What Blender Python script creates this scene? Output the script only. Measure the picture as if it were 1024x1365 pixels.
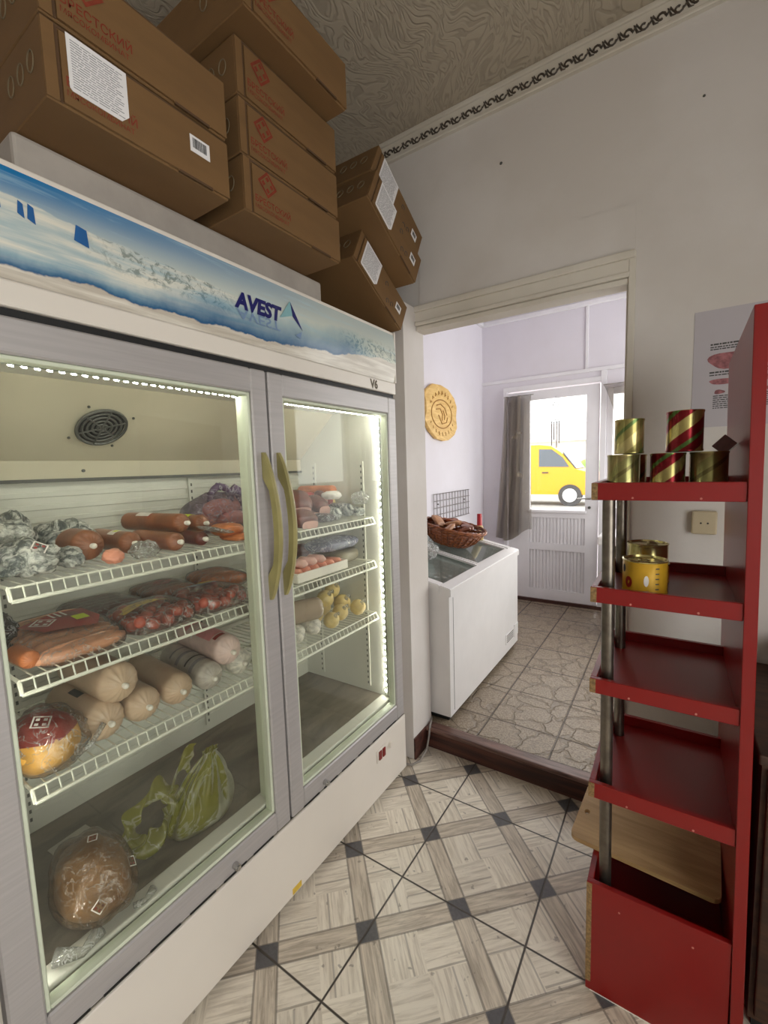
import bpy, bmesh, math, random
from mathutils import Vector, Matrix, noise as mnoise

for o in list(bpy.data.objects):
    bpy.data.objects.remove(o)
S = bpy.context.scene
COL = S.collection
V = Vector
PI = math.pi

# ------------------------------------------------------------------ camera
cam_d = bpy.data.cameras.new('camera')
cam_d.sensor_fit = 'VERTICAL'
cam_d.sensor_height = 36.0
cam_d.lens = 583.1 * 36.0 / 1365.0
cam_d.clip_start = 0.02
cam = bpy.data.objects.new('camera', cam_d)
COL.objects.link(cam)
_yaw, _pitch, _roll = 0.5851, -0.1009, -0.0316
_F = V((-math.sin(_yaw) * math.cos(_pitch), math.cos(_yaw) * math.cos(_pitch), math.sin(_pitch)))
_R = V((math.cos(_yaw), math.sin(_yaw), 0))
_U = _R.cross(_F)
_c, _s = math.cos(_roll), math.sin(_roll)
_R2, _U2 = _c * _R + _s * _U, -_s * _R + _c * _U
m = Matrix((_R2, _U2, -_F)).transposed().to_4x4()
m.translation = V((0, 0, 1.4))
cam.matrix_world = m
S.camera = cam

# ------------------------------------------------------------------ world, light, exposure
W = bpy.data.worlds.new('sky')
S.world = W
W.use_nodes = True
wn = W.node_tree
wn.nodes.clear()
_bg = wn.nodes.new('ShaderNodeBackground')
_out = wn.nodes.new('ShaderNodeOutputWorld')
_bg.inputs[0].default_value = (1.0, 0.975, 0.94, 1)
_bg.inputs[1].default_value = 4.5
wn.links.new(_bg.outputs[0], _out.inputs[0])
S.view_settings.view_transform = 'Standard'
S.view_settings.look = 'None'
S.view_settings.gamma = 1
S.view_settings.use_curve_mapping = False
S.view_settings.exposure = 0.25
S.cycles.use_denoising = True
S.cycles.max_bounces = 8
S.cycles.diffuse_bounces = 5
S.cycles.transparent_max_bounces = 24
S.cycles.sample_clamp_indirect = 6.0
S.cycles.caustics_reflective = False
S.cycles.caustics_refractive = False
LED_STRENGTH = 84.0


def portal(name, loc, normal, w, h):
    l = bpy.data.lights.new(name, 'AREA')
    l.shape = 'RECTANGLE'
    l.size, l.size_y = w, h
    l.cycles.is_portal = True
    o = bpy.data.objects.new(name, l)
    COL.objects.link(o)
    o.location = loc
    o.rotation_euler = V(normal).to_track_quat('-Z', 'Y').to_euler()
    return o


# window openings guide the daylight in (portals emit nothing themselves)
portal('door_daylight', (-0.865, 4.20, 1.47), (0, -1, 0), 0.48, 1.03)
portal('side_daylight', (-0.20, 4.20, 1.47), (0, -1, 0), 0.56, 1.03)
portal('added_far_corner_daylight', (0.55, 4.20, 1.5), (0, -1, 0), 0.8, 1.8)  # portal of the added tall far room window
portal('added_far_side_daylight', (1.08, 3.1, 1.45), (-1, 0, 0), 1.6, 1.9)  # portal of the added far room side window
portal('added_shop_daylight', (1.36, -0.35, 1.25), (-1, 0, 0), 2.0, 1.5)  # portal of the invented window in the right wall


# ------------------------------------------------------------------ node helpers
def lin(c):
    r = []
    for v in c:
        v = v / 255.0
        r.append(v / 12.92 if v <= 0.04045 else ((v + 0.055) / 1.055) ** 2.4)
    return (r[0], r[1], r[2], 1.0)


class NT:
    def __init__(s, name):
        s.m = bpy.data.materials.new(name)
        s.m.use_nodes = True
        s.t = s.m.node_tree
        s.t.nodes.clear()
        s.out = s.t.nodes.new('ShaderNodeOutputMaterial')

    def n(s, typ, **kw):
        d = s.t.nodes.new(typ)
        for k, v in kw.items():
            setattr(d, k, v)
        return d

    def link(s, a, b):
        s.t.links.new(a, b)

    def put(s, sock, v):
        if isinstance(v, bpy.types.NodeSocket):
            s.link(v, sock)
        else:
            sock.default_value = v

    def math(s, op, a, b=0.0, c=None):
        d = s.n('ShaderNodeMath', operation=op)
        s.put(d.inputs[0], a)
        s.put(d.inputs[1], b)
        if c is not None:
            s.put(d.inputs[2], c)
        return d.outputs[0]

    def mix(s, f, a, b):
        d = s.n('ShaderNodeMix', data_type='RGBA')
        s.put(d.inputs[0], f)
        s.put(d.inputs[6], a)
        s.put(d.inputs[7], b)
        return d.outputs[2]

    def step(s, a, lo, hi):
        d = s.n('ShaderNodeMapRange', interpolation_type='SMOOTHSTEP')
        s.put(d.inputs[0], a)
        d.inputs[1].default_value = lo
        d.inputs[2].default_value = hi
        return d.outputs[0]

    def xyz(s, sock):
        d = s.n('ShaderNodeSeparateXYZ')
        s.link(sock, d.inputs[0])
        return d.outputs

    def comb(s, x, y, z=0.0):
        d = s.n('ShaderNodeCombineXYZ')
        for i, v in enumerate((x, y, z)):
            s.put(d.inputs[i], v)
        return d.outputs[0]

    def noise(s, vec, scale, detail=4.0, rough=0.55, dist=0.0):
        d = s.n('ShaderNodeTexNoise')
        if vec is not None:
            s.link(vec, d.inputs['Vector'])
        d.inputs['Scale'].default_value = scale
        d.inputs['Detail'].default_value = detail
        d.inputs['Roughness'].default_value = rough
        d.inputs['Distortion'].default_value = dist
        return d.outputs[0]

    def obj(s):
        return s.n('ShaderNodeTexCoord').outputs['Object']

    def pos(s):
        return s.n('ShaderNodeNewGeometry').outputs['Position']

    def bump(s, h, strength=0.3, dist=0.01):
        d = s.n('ShaderNodeBump')
        d.inputs['Strength'].default_value = strength
        d.inputs['Distance'].default_value = dist
        s.link(h, d.inputs['Height'])
        return d.outputs[0]

    def bsdf(s, color, rough=0.5, metal=0.0, normal=None, **kw):
        d = s.n('ShaderNodeBsdfPrincipled')
        s.put(d.inputs['Base Color'], color)
        s.put(d.inputs['Roughness'], rough)
        s.put(d.inputs['Metallic'], metal)
        for k, v in kw.items():
            s.put(d.inputs[k], v)
        if normal is not None:
            s.link(normal, d.inputs['Normal'])
        return d

    def done(s, shader):
        s.link(shader, s.out.inputs[0])
        return s.m


def pm(name, rgb, rough=0.5, metal=0.0, var=0.08, scale=8.0, bump=0.0, bscale=60.0, stretch=None, **kw):
    """plain procedural material: base colour with soft noise variation and optional bump"""
    t = NT(name)
    v = t.obj()
    if stretch:
        mp = t.n('ShaderNodeMapping')
        mp.inputs['Scale'].default_value = stretch
        t.link(v, mp.inputs[0])
        v = mp.outputs[0]
    nz = t.noise(v, scale, 5)
    c = lin(rgb)
    a = tuple(max(0, x * (1 - var)) for x in c[:3]) + (1,)
    b = tuple(min(1, x * (1 + var)) for x in c[:3]) + (1,)
    col = t.mix(t.step(nz, 0.3, 0.7), a, b)
    nrm = None
    if bump:
        nrm = t.bump(t.noise(v, bscale, 3), bump, 0.004)
    return t.done(t.bsdf(col, rough, metal, nrm, **kw).outputs[0])


def film(name, rgb, alpha=0.35, rough=0.15, gloss=0.12, bump=0.6, bscale=22.0, streak=0.45):
    """thin plastic film: mostly see-through, with gloss and pale crinkle lines"""
    t = NT(name)
    v = t.obj()
    nz = t.noise(v, bscale, 3, 0.6, 1.2)
    nrm = t.bump(nz, bump, 0.01)
    tr = t.n('ShaderNodeBsdfTransparent')
    tr.inputs[0].default_value = tuple(0.6 + 0.4 * x for x in lin(rgb)[:3]) + (1,)
    df = t.n('ShaderNodeBsdfDiffuse')
    tl = t.n('ShaderNodeBsdfTranslucent')
    ridge = t.step(t.math('ABSOLUTE', t.math('SUBTRACT', nz, 0.5)), 0.030, 0.006)
    c = lin(rgb)
    pale = tuple(min(1, x * 0.55 + 0.42) for x in c[:3]) + (1,)
    col = t.mix(ridge, c, pale)
    t.link(col, df.inputs[0])
    t.link(col, tl.inputs[0])
    m1 = t.n('ShaderNodeMixShader')
    m1.inputs[0].default_value = 0.35
    t.link(df.outputs[0], m1.inputs[1])
    t.link(tl.outputs[0], m1.inputs[2])
    m2 = t.n('ShaderNodeMixShader')
    t.link(t.math('MINIMUM', t.math('ADD', alpha, t.math('MULTIPLY', ridge, streak)), 1.0), m2.inputs[0])
    t.link(tr.outputs[0], m2.inputs[1])
    t.link(m1.outputs[0], m2.inputs[2])
    g = t.n('ShaderNodeBsdfGlossy')
    g.inputs['Roughness'].default_value = rough
    t.link(nrm, g.inputs['Normal'])
    fr = t.n('ShaderNodeFresnel')
    fr.inputs[0].default_value = 1.35
    t.link(nrm, fr.inputs['Normal'])
    f2 = t.math('ADD', t.math('MULTIPLY', fr.outputs[0], 0.7), gloss * 0.3)
    m3 = t.n('ShaderNodeMixShader')
    t.link(f2, m3.inputs[0])
    t.link(m2.outputs[0], m3.inputs[1])
    t.link(g.outputs[0], m3.inputs[2])
    return t.done(m3.outputs[0])


def pane(name, tint=(250, 255, 250), haze=0.02, refl=1.0):
    t = NT(name)
    tr = t.n('ShaderNodeBsdfTransparent')
    tr.inputs[0].default_value = lin(tint)
    df = t.n('ShaderNodeBsdfDiffuse')
    df.inputs[0].default_value = lin((225, 230, 220))
    hz = t.math('MULTIPLY', t.noise(t.obj(), 3.0, 3), haze * 2)
    m0 = t.n('ShaderNodeMixShader')
    t.link(hz, m0.inputs[0])
    t.link(tr.outputs[0], m0.inputs[1])
    t.link(df.outputs[0], m0.inputs[2])
    g = t.n('ShaderNodeBsdfGlossy')
    g.inputs['Roughness'].default_value = 0.01
    fr = t.n('ShaderNodeFresnel')
    fr.inputs[0].default_value = 1.45
    # same reflectance on both faces of the thin pane
    geo = t.n('ShaderNodeNewGeometry')
    vm = t.n('ShaderNodeVectorMath', operation='DOT_PRODUCT')
    t.link(geo.outputs['Normal'], vm.inputs[0])
    t.link(geo.outputs['Incoming'], vm.inputs[1])
    cosv = t.math('ABSOLUTE', vm.outputs['Value'])
    sch = t.math('ADD', 0.05, t.math('MULTIPLY', 0.9, t.math('POWER', t.math('SUBTRACT', 1.0, cosv), 5.0)))
    mx = t.n('ShaderNodeMixShader')
    t.link(t.math('MULTIPLY', sch, refl), mx.inputs[0])
    t.link(m0.outputs[0], mx.inputs[1])
    t.link(g.outputs[0], mx.inputs[2])
    return t.done(mx.outputs[0])


def emit(name, rgb, strength):
    t = NT(name)
    e = t.n('ShaderNodeEmission')
    e.inputs[0].default_value = rgb
    e.inputs[1].default_value = strength
    return t.done(e.outputs[0])


# ------------------------------------------------------------------ materials
MAT = {}


def wall_mat(name, rgb, dirt=0.10, bump=0.25):
    t = NT(name)
    p = t.pos()
    n1 = t.noise(p, 1.6, 5)
    n2 = t.noise(p, 60, 3)
    c = lin(rgb)
    d = (c[0] * (1 - dirt), c[1] * (1 - dirt * 1.15), c[2] * (1 - dirt * 1.4), 1)
    col = t.mix(t.step(n1, 0.35, 0.65), d, c)
    return t.done(t.bsdf(col, 0.75, 0, t.bump(n2, bump, 0.003)).outputs[0])


MAT['wall'] = wall_mat('painted_plaster', (214, 208, 204))
MAT['wall_far'] = wall_mat('lilac_white_paint', (226, 222, 230), 0.05)
MAT['trim_white'] = wall_mat('trim_paint', (216, 209, 198), 0.14, 0.15)
MAT['door_white'] = pm('door_paint', (232, 230, 233), 0.4, var=0.05, scale=3)


def ceiling_mat():
    t = NT('embossed_ceiling_paper')
    p = t.pos()
    s = t.xyz(p)
    w1 = t.noise(p, 2.2, 2, 0.5, 0.6)
    v = t.comb(t.math('ADD', t.math('MULTIPLY', s[0], 1.0), t.math('MULTIPLY', w1, 0.55)), t.math('MULTIPLY', s[1], 0.35), 0.0)
    h = t.noise(v, 26, 1.5, 0.5, 0.5)
    ridge = t.math('ABSOLUTE', t.math('SUBTRACT', t.math('FRACT', t.math('MULTIPLY', h, 7.0)), 0.5))
    r2 = t.step(ridge, 0.05, 0.3)
    c = lin((176, 164, 146))
    col = t.mix(r2, (c[0] * .84, c[1] * .835, c[2] * .83, 1), c)
    return t.done(t.bsdf(col, 0.8, 0, t.bump(r2, 0.35, 0.005)).outputs[0])


MAT['ceiling'] = ceiling_mat()


def tile_mat():
    t = NT('parquet_print_tile')
    s = t.xyz(t.pos())
    T = 0.4174
    x = t.math('DIVIDE', t.math('ADD', s[0], 0.7365), T)
    y = t.math('DIVIDE', t.math('SUBTRACT', s[1], 1.1547), T)
    fx, fy = t.math('FRACT', x), t.math('FRACT', y)
    ex = t.math('MINIMUM', fx, t.math('SUBTRACT', 1.0, fx))
    ey = t.math('MINIMUM', fy, t.math('SUBTRACT', 1.0, fy))
    grout = t.math('SUBTRACT', 1.0, t.step(t.math('MINIMUM', ex, ey), 0.004, 0.010))
    P = t.math('ADD', x, y)
    Q = t.math('SUBTRACT', x, y)
    a = t.math('ABSOLUTE', t.math('SUBTRACT', t.math('FRACT', P), 0.5))
    b = t.math('ABSOLUTE', t.math('SUBTRACT', t.math('FRACT', Q), 0.5))
    h = 0.104
    inP = t.math('LESS_THAN', a, h)
    inQ = t.math('LESS_THAN', b, h)
    dark = t.math('MULTIPLY', inP, inQ)
    band = t.math('MAXIMUM', inP, inQ)
    par = t.math('FRACT', t.math('MULTIPLY', t.math('ADD', t.math('FLOOR', P), t.math('FLOOR', Q)), 0.5))
    horiz = t.math('GREATER_THAN', par, 0.25)
    # grain
    gP = t.noise(t.comb(t.math('MULTIPLY', P, 2.2), t.math('MULTIPLY', Q, 26.0)), 1.0, 6, 0.65, 0.6)
    gQ = t.noise(t.comb(t.math('MULTIPLY', P, 26.0), t.math('MULTIPLY', Q, 2.2)), 1.0, 6, 0.65, 0.6)
    selq = t.math('ADD', t.math('MULTIPLY', band, inP), t.math('MULTIPLY', t.math('SUBTRACT', 1.0, band), horiz))
    g = t.math('ADD', t.math('MULTIPLY', selq, gQ), t.math('MULTIPLY', t.math('SUBTRACT', 1.0, selq), gP))
    # plank seams inside the light squares
    sp = t.math('ABSOLUTE', t.math('SUBTRACT', t.math('FRACT', t.math('MULTIPLY', t.math('ADD', Q, 0.5), 2.7)), 0.5))
    sq = t.math('ABSOLUTE', t.math('SUBTRACT', t.math('FRACT', t.math('MULTIPLY', t.math('ADD', P, 0.5), 2.7)), 0.5))
    seam = t.math('ADD', t.math('MULTIPLY', horiz, sq), t.math('MULTIPLY', t.math('SUBTRACT', 1.0, horiz), sp))
    seamm = t.math('MULTIPLY', t.math('GREATER_THAN', seam, 0.475), t.math('SUBTRACT', 1.0, band))
    edge = t.math('MAXIMUM',
                  t.math('MULTIPLY', t.math('LESS_THAN', t.math('ABSOLUTE', t.math('SUBTRACT', a, h)), 0.010), 1.0),
                  t.math('LESS_THAN', t.math('ABSOLUTE', t.math('SUBTRACT', b, h)), 0.010))
    pv = t.n('ShaderNodeTexWhiteNoise', noise_dimensions='2D')
    t.link(t.comb(t.math('FLOOR', t.math('MULTIPLY', P, 2.0)), t.math('FLOOR', t.math('MULTIPLY', Q, 2.0))), pv.inputs['Vector'])
    light = t.mix(t.step(g, 0.32, 0.62), lin((204, 193, 176)), lin((240, 231, 215)))
    light = t.mix(t.math('MULTIPLY', pv.outputs[0], 0.22), light, lin((178, 168, 156)))
    strip = t.mix(t.step(g, 0.34, 0.66), lin((170, 158, 142)), lin((216, 204, 187)))
    col = t.mix(band, light, strip)
    col = t.mix(t.math('MULTIPLY', seamm, 0.45), col, lin((110, 102, 94)))
    col = t.mix(t.math('MULTIPLY', edge, 0.62), col, lin((100, 92, 84)))
    knots = t.step(t.noise(t.pos(), 34, 2), 0.66, 0.72)
    col = t.mix(t.math('MULTIPLY', knots, 0.55), col, lin((112, 104, 96)))
    col = t.mix(dark, col, t.mix(t.noise(t.pos(), 90, 3), lin((70, 68, 70)), lin((104, 102, 104))))
    col = t.mix(grout, col, lin((70, 64, 58)))
    dirt = t.step(t.noise(t.pos(), 5, 6, 0.7), 0.58, 0.78)
    col = t.mix(t.math('MULTIPLY', dirt, 0.28), col, lin((120, 108, 96)))
    hgt = t.math('SUBTRACT', 1.0, grout)
    return t.done(t.bsdf(col, t.math('ADD', 0.28, t.math('MULTIPLY', dirt, 0.3)), 0, t.bump(hgt, 0.5, 0.003)).outputs[0])


MAT['tile'] = tile_mat()


def stone_tile_mat():
    t = NT('cracked_stone_tile')
    p = t.pos()
    s = t.xyz(p)
    T = 0.33
    fx = t.math('FRACT', t.math('DIVIDE', t.math('ADD', s[0], 0.42), T))
    fy = t.math('FRACT', t.math('DIVIDE', t.math('SUBTRACT', s[1], 2.06), T))
    e = t.math('MINIMUM', t.math('MINIMUM', fx, t.math('SUBTRACT', 1.0, fx)), t.math('MINIMUM', fy, t.math('SUBTRACT', 1.0, fy)))
    grout = t.math('SUBTRACT', 1.0, t.step(e, 0.006, 0.016))
    nz = t.n('ShaderNodeTexNoise')
    t.link(p, nz.inputs['Vector'])
    nz.inputs['Scale'].default_value = 9
    vv = t.n('ShaderNodeVectorMath', operation='MULTIPLY_ADD')
    t.link(nz.outputs['Color'], vv.inputs[0])
    vv.inputs[1].default_value = (0.16, 0.16, 0.0)
    t.link(p, vv.inputs[2])
    vo = t.n('ShaderNodeTexVoronoi', feature='DISTANCE_TO_EDGE', voronoi_dimensions='2D')
    t.link(vv.outputs[0], vo.inputs['Vector'])
    vo.inputs['Scale'].default_value = 7.0
    crack = t.math('SUBTRACT', 1.0, t.step(vo.outputs['Distance'], 0.02, 0.075))
    grain = t.noise(p, 120, 3, 0.7)
    col = t.mix(t.step(grain, 0.35, 0.65), lin((122, 107, 90)), lin((152, 137, 118)))
    col = t.mix(t.math('MULTIPLY', crack, 0.6), col, lin((120, 108, 94)))
    col = t.mix(grout, col, lin((96, 86, 76)))
    h = t.math('ADD', t.math('MULTIPLY', crack, -0.7), t.math('ADD', t.math('MULTIPLY', grain, 0.35), t.math('MULTIPLY', grout, -1.0)))
    return t.done(t.bsdf(col, 0.25, 0, t.bump(h, 0.8, 0.007)).outputs[0])


MAT['stone_tile'] = stone_tile_mat()


def wood_mat(name, a, b, scale=(2, 30, 30), rough=0.5):
    t = NT(name)
    mp = t.n('ShaderNodeMapping')
    mp.inputs['Scale'].default_value = scale
    t.link(t.obj(), mp.inputs[0])
    g = t.noise(mp.outputs[0], 1.0, 6, 0.65, 0.8)
    col = t.mix(t.step(g, 0.3, 0.7), lin(a), lin(b))
    return t.done(t.bsdf(col, rough, 0, t.bump(g, 0.15, 0.002)).outputs[0])


MAT['dark_wood'] = wood_mat('dark_stained_wood', (48, 24, 20), (92, 54, 44))
MAT['tread_wood'] = wood_mat('worn_step_wood', (64, 38, 32), (128, 96, 86), (3, 40, 40), 0.35)
MAT['board_wood'] = wood_mat('plywood', (158, 124, 80), (186, 152, 106), (3, 25, 25), 0.6)
MAT['chip_edge'] = pm('raw_chipboard_edge', (132, 104, 66), 0.8, var=0.35, scale=150)
MAT['red_board'] = pm('red_laminate', (126, 14, 13), 0.3, var=0.05, scale=3)
MAT['cap'] = pm('pale_screw_cap', (190, 120, 108), 0.5)
MAT['red_front'] = pm('red_laminate_edge', (150, 24, 22), 0.4, var=0.05, scale=3)
MAT['chrome'] = pm('worn_chrome_tube', (118, 110, 100), 0.32, 0.9, var=0.2, scale=30)
MAT['fridge_white'] = pm('white_enamel', (222, 214, 204), 0.38, var=0.03, scale=2)
MAT['fridge_liner'] = pm('white_liner', (206, 205, 194), 0.45, var=0.05, scale=3)
MAT['alu'] = pm('grey_door_profile', (176, 171, 170), 0.42, 0.25, var=0.05, scale=4, stretch=(1, 1, 30))
MAT['gasket'] = pm('pale_gasket', (206, 212, 190), 0.5, var=0.05)
MAT['black'] = pm('black_rubber_and_gap_shade', (18, 17, 17), 0.6)  # black rubber, also the shade put into the door gap
MAT['handle'] = pm('yellowed_plastic_handle', (152, 143, 94), 0.38, var=0.12, scale=12)
MAT['wire_white'] = pm('white_coated_wire', (226, 226, 212), 0.35)
MAT['shelf_floor'] = wood_mat('brown_grey_liner_floor', (92, 84, 74), (128, 118, 104), (8, 2, 8), 0.45)  # streaky brown grey base colour
MAT['grille'] = pm('fan_grille_grey', (88, 88, 84), 0.45, 0.3)
MAT['metal'] = pm('polished_metal', (190, 188, 184), 0.25, 0.9)
MAT['led'] = emit('led_diode_glow', (1.0, 0.99, 0.90, 1), LED_STRENGTH)
MAT['led_tape'] = pm('led_tape', (150, 154, 142), 0.4)
MAT['glass_fridge'] = pane('fridge_door_glass', (251, 252, 249), 0.012, 0.6)
MAT['glass'] = pane('window_glass', (252, 254, 254), 0.004, 0.6)
MAT['glass_lid'] = pane('freezer_lid_glass', (240, 246, 244), 0.09, 1.0)
MAT['carton'] = pm('brown_cardboard', (112, 82, 47), 0.8, var=0.07, scale=5, bump=0.06, bscale=150, stretch=(1, 1, 4))
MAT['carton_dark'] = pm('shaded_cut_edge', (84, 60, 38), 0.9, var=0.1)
MAT['print_red'] = pm('red_print_ink', (122, 46, 24), 0.8, var=0.15, scale=60)
MAT['print_grey'] = pm('grey_print_ink', (70, 68, 66), 0.8, var=0.2, scale=60)
MAT['print_soft'] = pm('faint_print_ink', (140, 138, 140), 0.8, var=0.2, scale=60)
MAT['paper'] = pm('white_label_paper', (226, 223, 224), 0.7, var=0.03)
MAT['navy'] = pm('navy_print', (22, 24, 96), 0.35)
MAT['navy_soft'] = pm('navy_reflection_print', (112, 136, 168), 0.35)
MAT['teal_print'] = pm('teal_print', (128, 172, 178), 0.35)
MAT['blue_print'] = pm('blue_print', (38, 92, 150), 0.35)
MAT['meat_tan'] = pm('tan_sausage_casing', (192, 166, 140), 0.34, var=0.10, scale=14, bump=0.12, bscale=30)
MAT['meat_grey'] = pm('grey_printed_casing', (176, 168, 158), 0.34, var=0.16, scale=40, bump=0.1, bscale=30)
MAT['meat_pinkwhite'] = pm('pink_white_casing', (214, 188, 180), 0.3, var=0.12, scale=30, bump=0.1, bscale=30)
MAT['meat_brown'] = pm('smoked_brown_casing', (134, 82, 54), 0.32, var=0.25, scale=18, bump=0.25, bscale=60)
MAT['meat_darkred'] = pm('dark_smoked_casing', (92, 40, 32), 0.34, var=0.25, scale=18, bump=0.2, bscale=60)
MAT['meat_orange'] = pm('orange_smoked_meat', (184, 108, 62), 0.34, var=0.22, scale=22, bump=0.2, bscale=40)
MAT['meat_pink'] = pm('pink_frankfurter', (222, 160, 124), 0.36, var=0.08, scale=16)
MAT['meat_rose'] = pm('rose_sausage', (224, 150, 124), 0.36, var=0.12, scale=16)
MAT['meat_red'] = pm('red_sausage', (166, 80, 62), 0.32, var=0.25, scale=26)
MAT['meat_cut'] = pm('pink_cut_meat', (226, 182, 170), 0.4, var=0.1, scale=30)
MAT['ham_yellow'] = pm('golden_ham_casing', (222, 168, 72), 0.3, var=0.16, scale=10, bump=0.2, bscale=24)
MAT['cheese'] = pm('yellow_smoked_cheese', (204, 180, 118), 0.4, var=0.15, scale=20, bump=0.15, bscale=40)
MAT['netted'] = pm('white_netted_casing', (206, 200, 188), 0.4, var=0.35, scale=45, bump=0.3, bscale=60)
MAT['clip'] = pm('white_clip', (232, 226, 214), 0.4)
MAT['label_red'] = pm('red_pack_label', (150, 36, 28), 0.35, var=0.12, scale=20)
MAT['label_lime'] = pm('lime_price_sticker', (204, 220, 40), 0.5, var=0.05)
MAT['label_yellow'] = pm('yellow_pack_label', (214, 178, 62), 0.4, var=0.12, scale=40)
MAT['label_white'] = pm('white_pack_label', (226, 220, 214), 0.4, var=0.06, scale=40)
MAT['label_pink'] = pm('pink_pack_label', (216, 140, 140), 0.35, var=0.12, scale=30)
MAT['label_blue'] = pm('grey_blue_label', (140, 156, 176), 0.4, var=0.1, scale=30)
MAT['film'] = film('clear_film', (236, 232, 226), 0.03, streak=.32)
MAT['film_milky'] = film('milky_film', (222, 222, 216), 0.22)
MAT['film_lilac'] = film('lilac_bag_film', (150, 126, 160), 0.20, streak=.25)
MAT['film_lime'] = film('lime_bag_film', (166, 164, 40), 0.46, 0.3, 0.06, 0.5, 9.0, streak=.08)
MAT['film_brown'] = film('smoky_bag_film', (158, 128, 92), 0.24, streak=.10)


def foil_mat():
    t = NT('crinkled_silver_pack')
    v = t.obj()
    n1 = t.noise(v, 16, 5, 0.7, 1.8)
    n2 = t.noise(v, 6, 3)
    col = t.mix(t.step(n1, 0.40, 0.62), lin((92, 98, 98)), lin((230, 230, 222)))  # pale crinkle tops put white highlights into the base colour
    col = t.mix(t.math('MULTIPLY', t.step(n2, 0.5, 0.65), 0.35), col, lin((96, 104, 108)))
    return t.done(t.bsdf(col, 0.22, 0.15, t.bump(n1, 0.9, 0.02)).outputs[0])


MAT['foil'] = foil_mat()
MAT['pack_dark'] = film('dark_vacuum_pack', (60, 48, 52), 0.75, 0.18, 0.2)


def can_mat(name, a, b, cc):
    """gold tinplate with slanting colour stripes"""
    t = NT(name)
    s = t.xyz(t.obj())
    ang = t.math('ARCTAN2', s[1], s[0])
    k = t.math('ADD', t.math('MULTIPLY', ang, 0.028), t.math('MULTIPLY', s[2], -1.0))
    f = t.math('FRACT', t.math('MULTIPLY', k, 11.0))
    col = t.mix(t.math('LESS_THAN', f, 0.34), lin(a), lin(b))
    col = t.mix(t.math('MULTIPLY', t.math('GREATER_THAN', f, 0.62), t.math('LESS_THAN', f, 0.74)), col, lin(cc))
    return t.done(t.bsdf(col, 0.24, 0.75).outputs[0])


MAT['can_gold'] = can_mat('gold_can_print', (150, 140, 84), (186, 172, 116), (90, 110, 60))
MAT['can_red'] = can_mat('red_striped_can_print', (120, 24, 30), (170, 158, 98), (88, 120, 60))
MAT['can_olive'] = can_mat('olive_can_print', (150, 146, 92), (168, 154, 104), (112, 104, 62))
MAT['tin'] = pm('gold_tinplate', (196, 182, 124), 0.22, 0.9, var=0.05)
MAT['tin_yellow'] = pm('yellow_tin_print', (206, 160, 44), 0.3, 0.2, var=0.1, scale=20)
MAT['wicker'] = wood_mat('varnished_wicker', (82, 34, 18), (160, 92, 46), (40, 40, 40), 0.35)
MAT['wrap_brown'] = pm('brown_foil_wrapper', (120, 62, 36), 0.3, 0.1, var=0.3, scale=25, bump=0.4, bscale=30)
MAT['wrap_cream'] = pm('cream_wrapper', (172, 124, 88), 0.35, var=0.15, scale=30, bump=0.3, bscale=30)
MAT['plaque'] = wood_mat('carved_pale_wood', (208, 164, 88), (236, 200, 128), (8, 8, 30), 0.5)
MAT['plaque_dark'] = pm('carved_groove', (168, 118, 52), 0.6, var=0.1)
MAT['freezer'] = pm('freezer_enamel', (226, 223, 222), 0.32, var=0.02)
MAT['freezer_in'] = pm('frosted_liner', (222, 230, 230), 0.5, var=0.1, scale=14)
MAT['frost'] = pm('frosty_bag', (226, 231, 231), 0.35, var=0.12, scale=20, bump=0.4, bscale=40)
MAT['rack_wire'] = pm('grey_wire', (128, 120, 118), 0.4, 0.6)


def curtain_mat():
    t = NT('sheer_taupe_curtain')
    v = t.obj()
    nz = t.noise(v, 3.2, 3)
    blot = t.step(nz, 0.60, 0.66)
    base = t.mix(blot, lin((136, 124, 110)), lin((206, 194, 174)))
    df = t.n('ShaderNodeBsdfDiffuse')
    t.link(base, df.inputs[0])
    tl = t.n('ShaderNodeBsdfTranslucent')
    t.link(base, tl.inputs[0])
    m1 = t.n('ShaderNodeMixShader')
    m1.inputs[0].default_value = 0.30
    t.link(df.outputs[0], m1.inputs[1])
    t.link(tl.outputs[0], m1.inputs[2])
    tr = t.n('ShaderNodeBsdfTransparent')
    m2 = t.n('ShaderNodeMixShader')
    m2.inputs[0].default_value = 0.52
    t.link(tr.outputs[0], m2.inputs[1])
    t.link(m1.outputs[0], m2.inputs[2])
    return t.done(m2.outputs[0])


MAT['curtain'] = curtain_mat()
MAT['van_yellow'] = pm('yellow_car_paint', (196, 140, 0), 0.4, var=0.02)
MAT['van_orange'] = pm('orange_panel', (180, 80, 24), 0.4, var=0.05)
MAT['van_glass'] = pm('dark_car_glass', (70, 76, 84), 0.2)
MAT['tyre'] = pm('tyre_rubber', (60, 58, 58), 0.8)
MAT['hub'] = pm('wheel_hub', (190, 190, 190), 0.4, 0.2)
MAT['asphalt'] = pm('light_grey_asphalt', (150, 148, 146), 0.9, var=0.12, scale=6)  # plain light grey base colour
MAT['leaf'] = pm('street_foliage', (120, 150, 70), 0.8, var=0.3, scale=8)
MAT['render_wall'] = pm('pale_house_render', (222, 214, 202), 0.85, var=0.05)
MAT['roof'] = pm('pale_roof', (226, 218, 212), 0.8, var=0.1)
MAT['poster'] = pm('grey_white_poster_paper', (182, 175, 180), 0.6, var=0.02)
MAT['poster_meat'] = pm('printed_meat', (150, 92, 96), 0.6, var=0.4, scale=55)
MAT['cord'] = pm('grey_cable', (150, 144, 138), 0.5)
MAT['cloth_white'] = pm('white_plastic_basin', (206, 200, 190), 0.45, var=0.06)
MAT['socket'] = pm('aged_socket_plastic', (186, 170, 140), 0.5, var=0.06)
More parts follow.
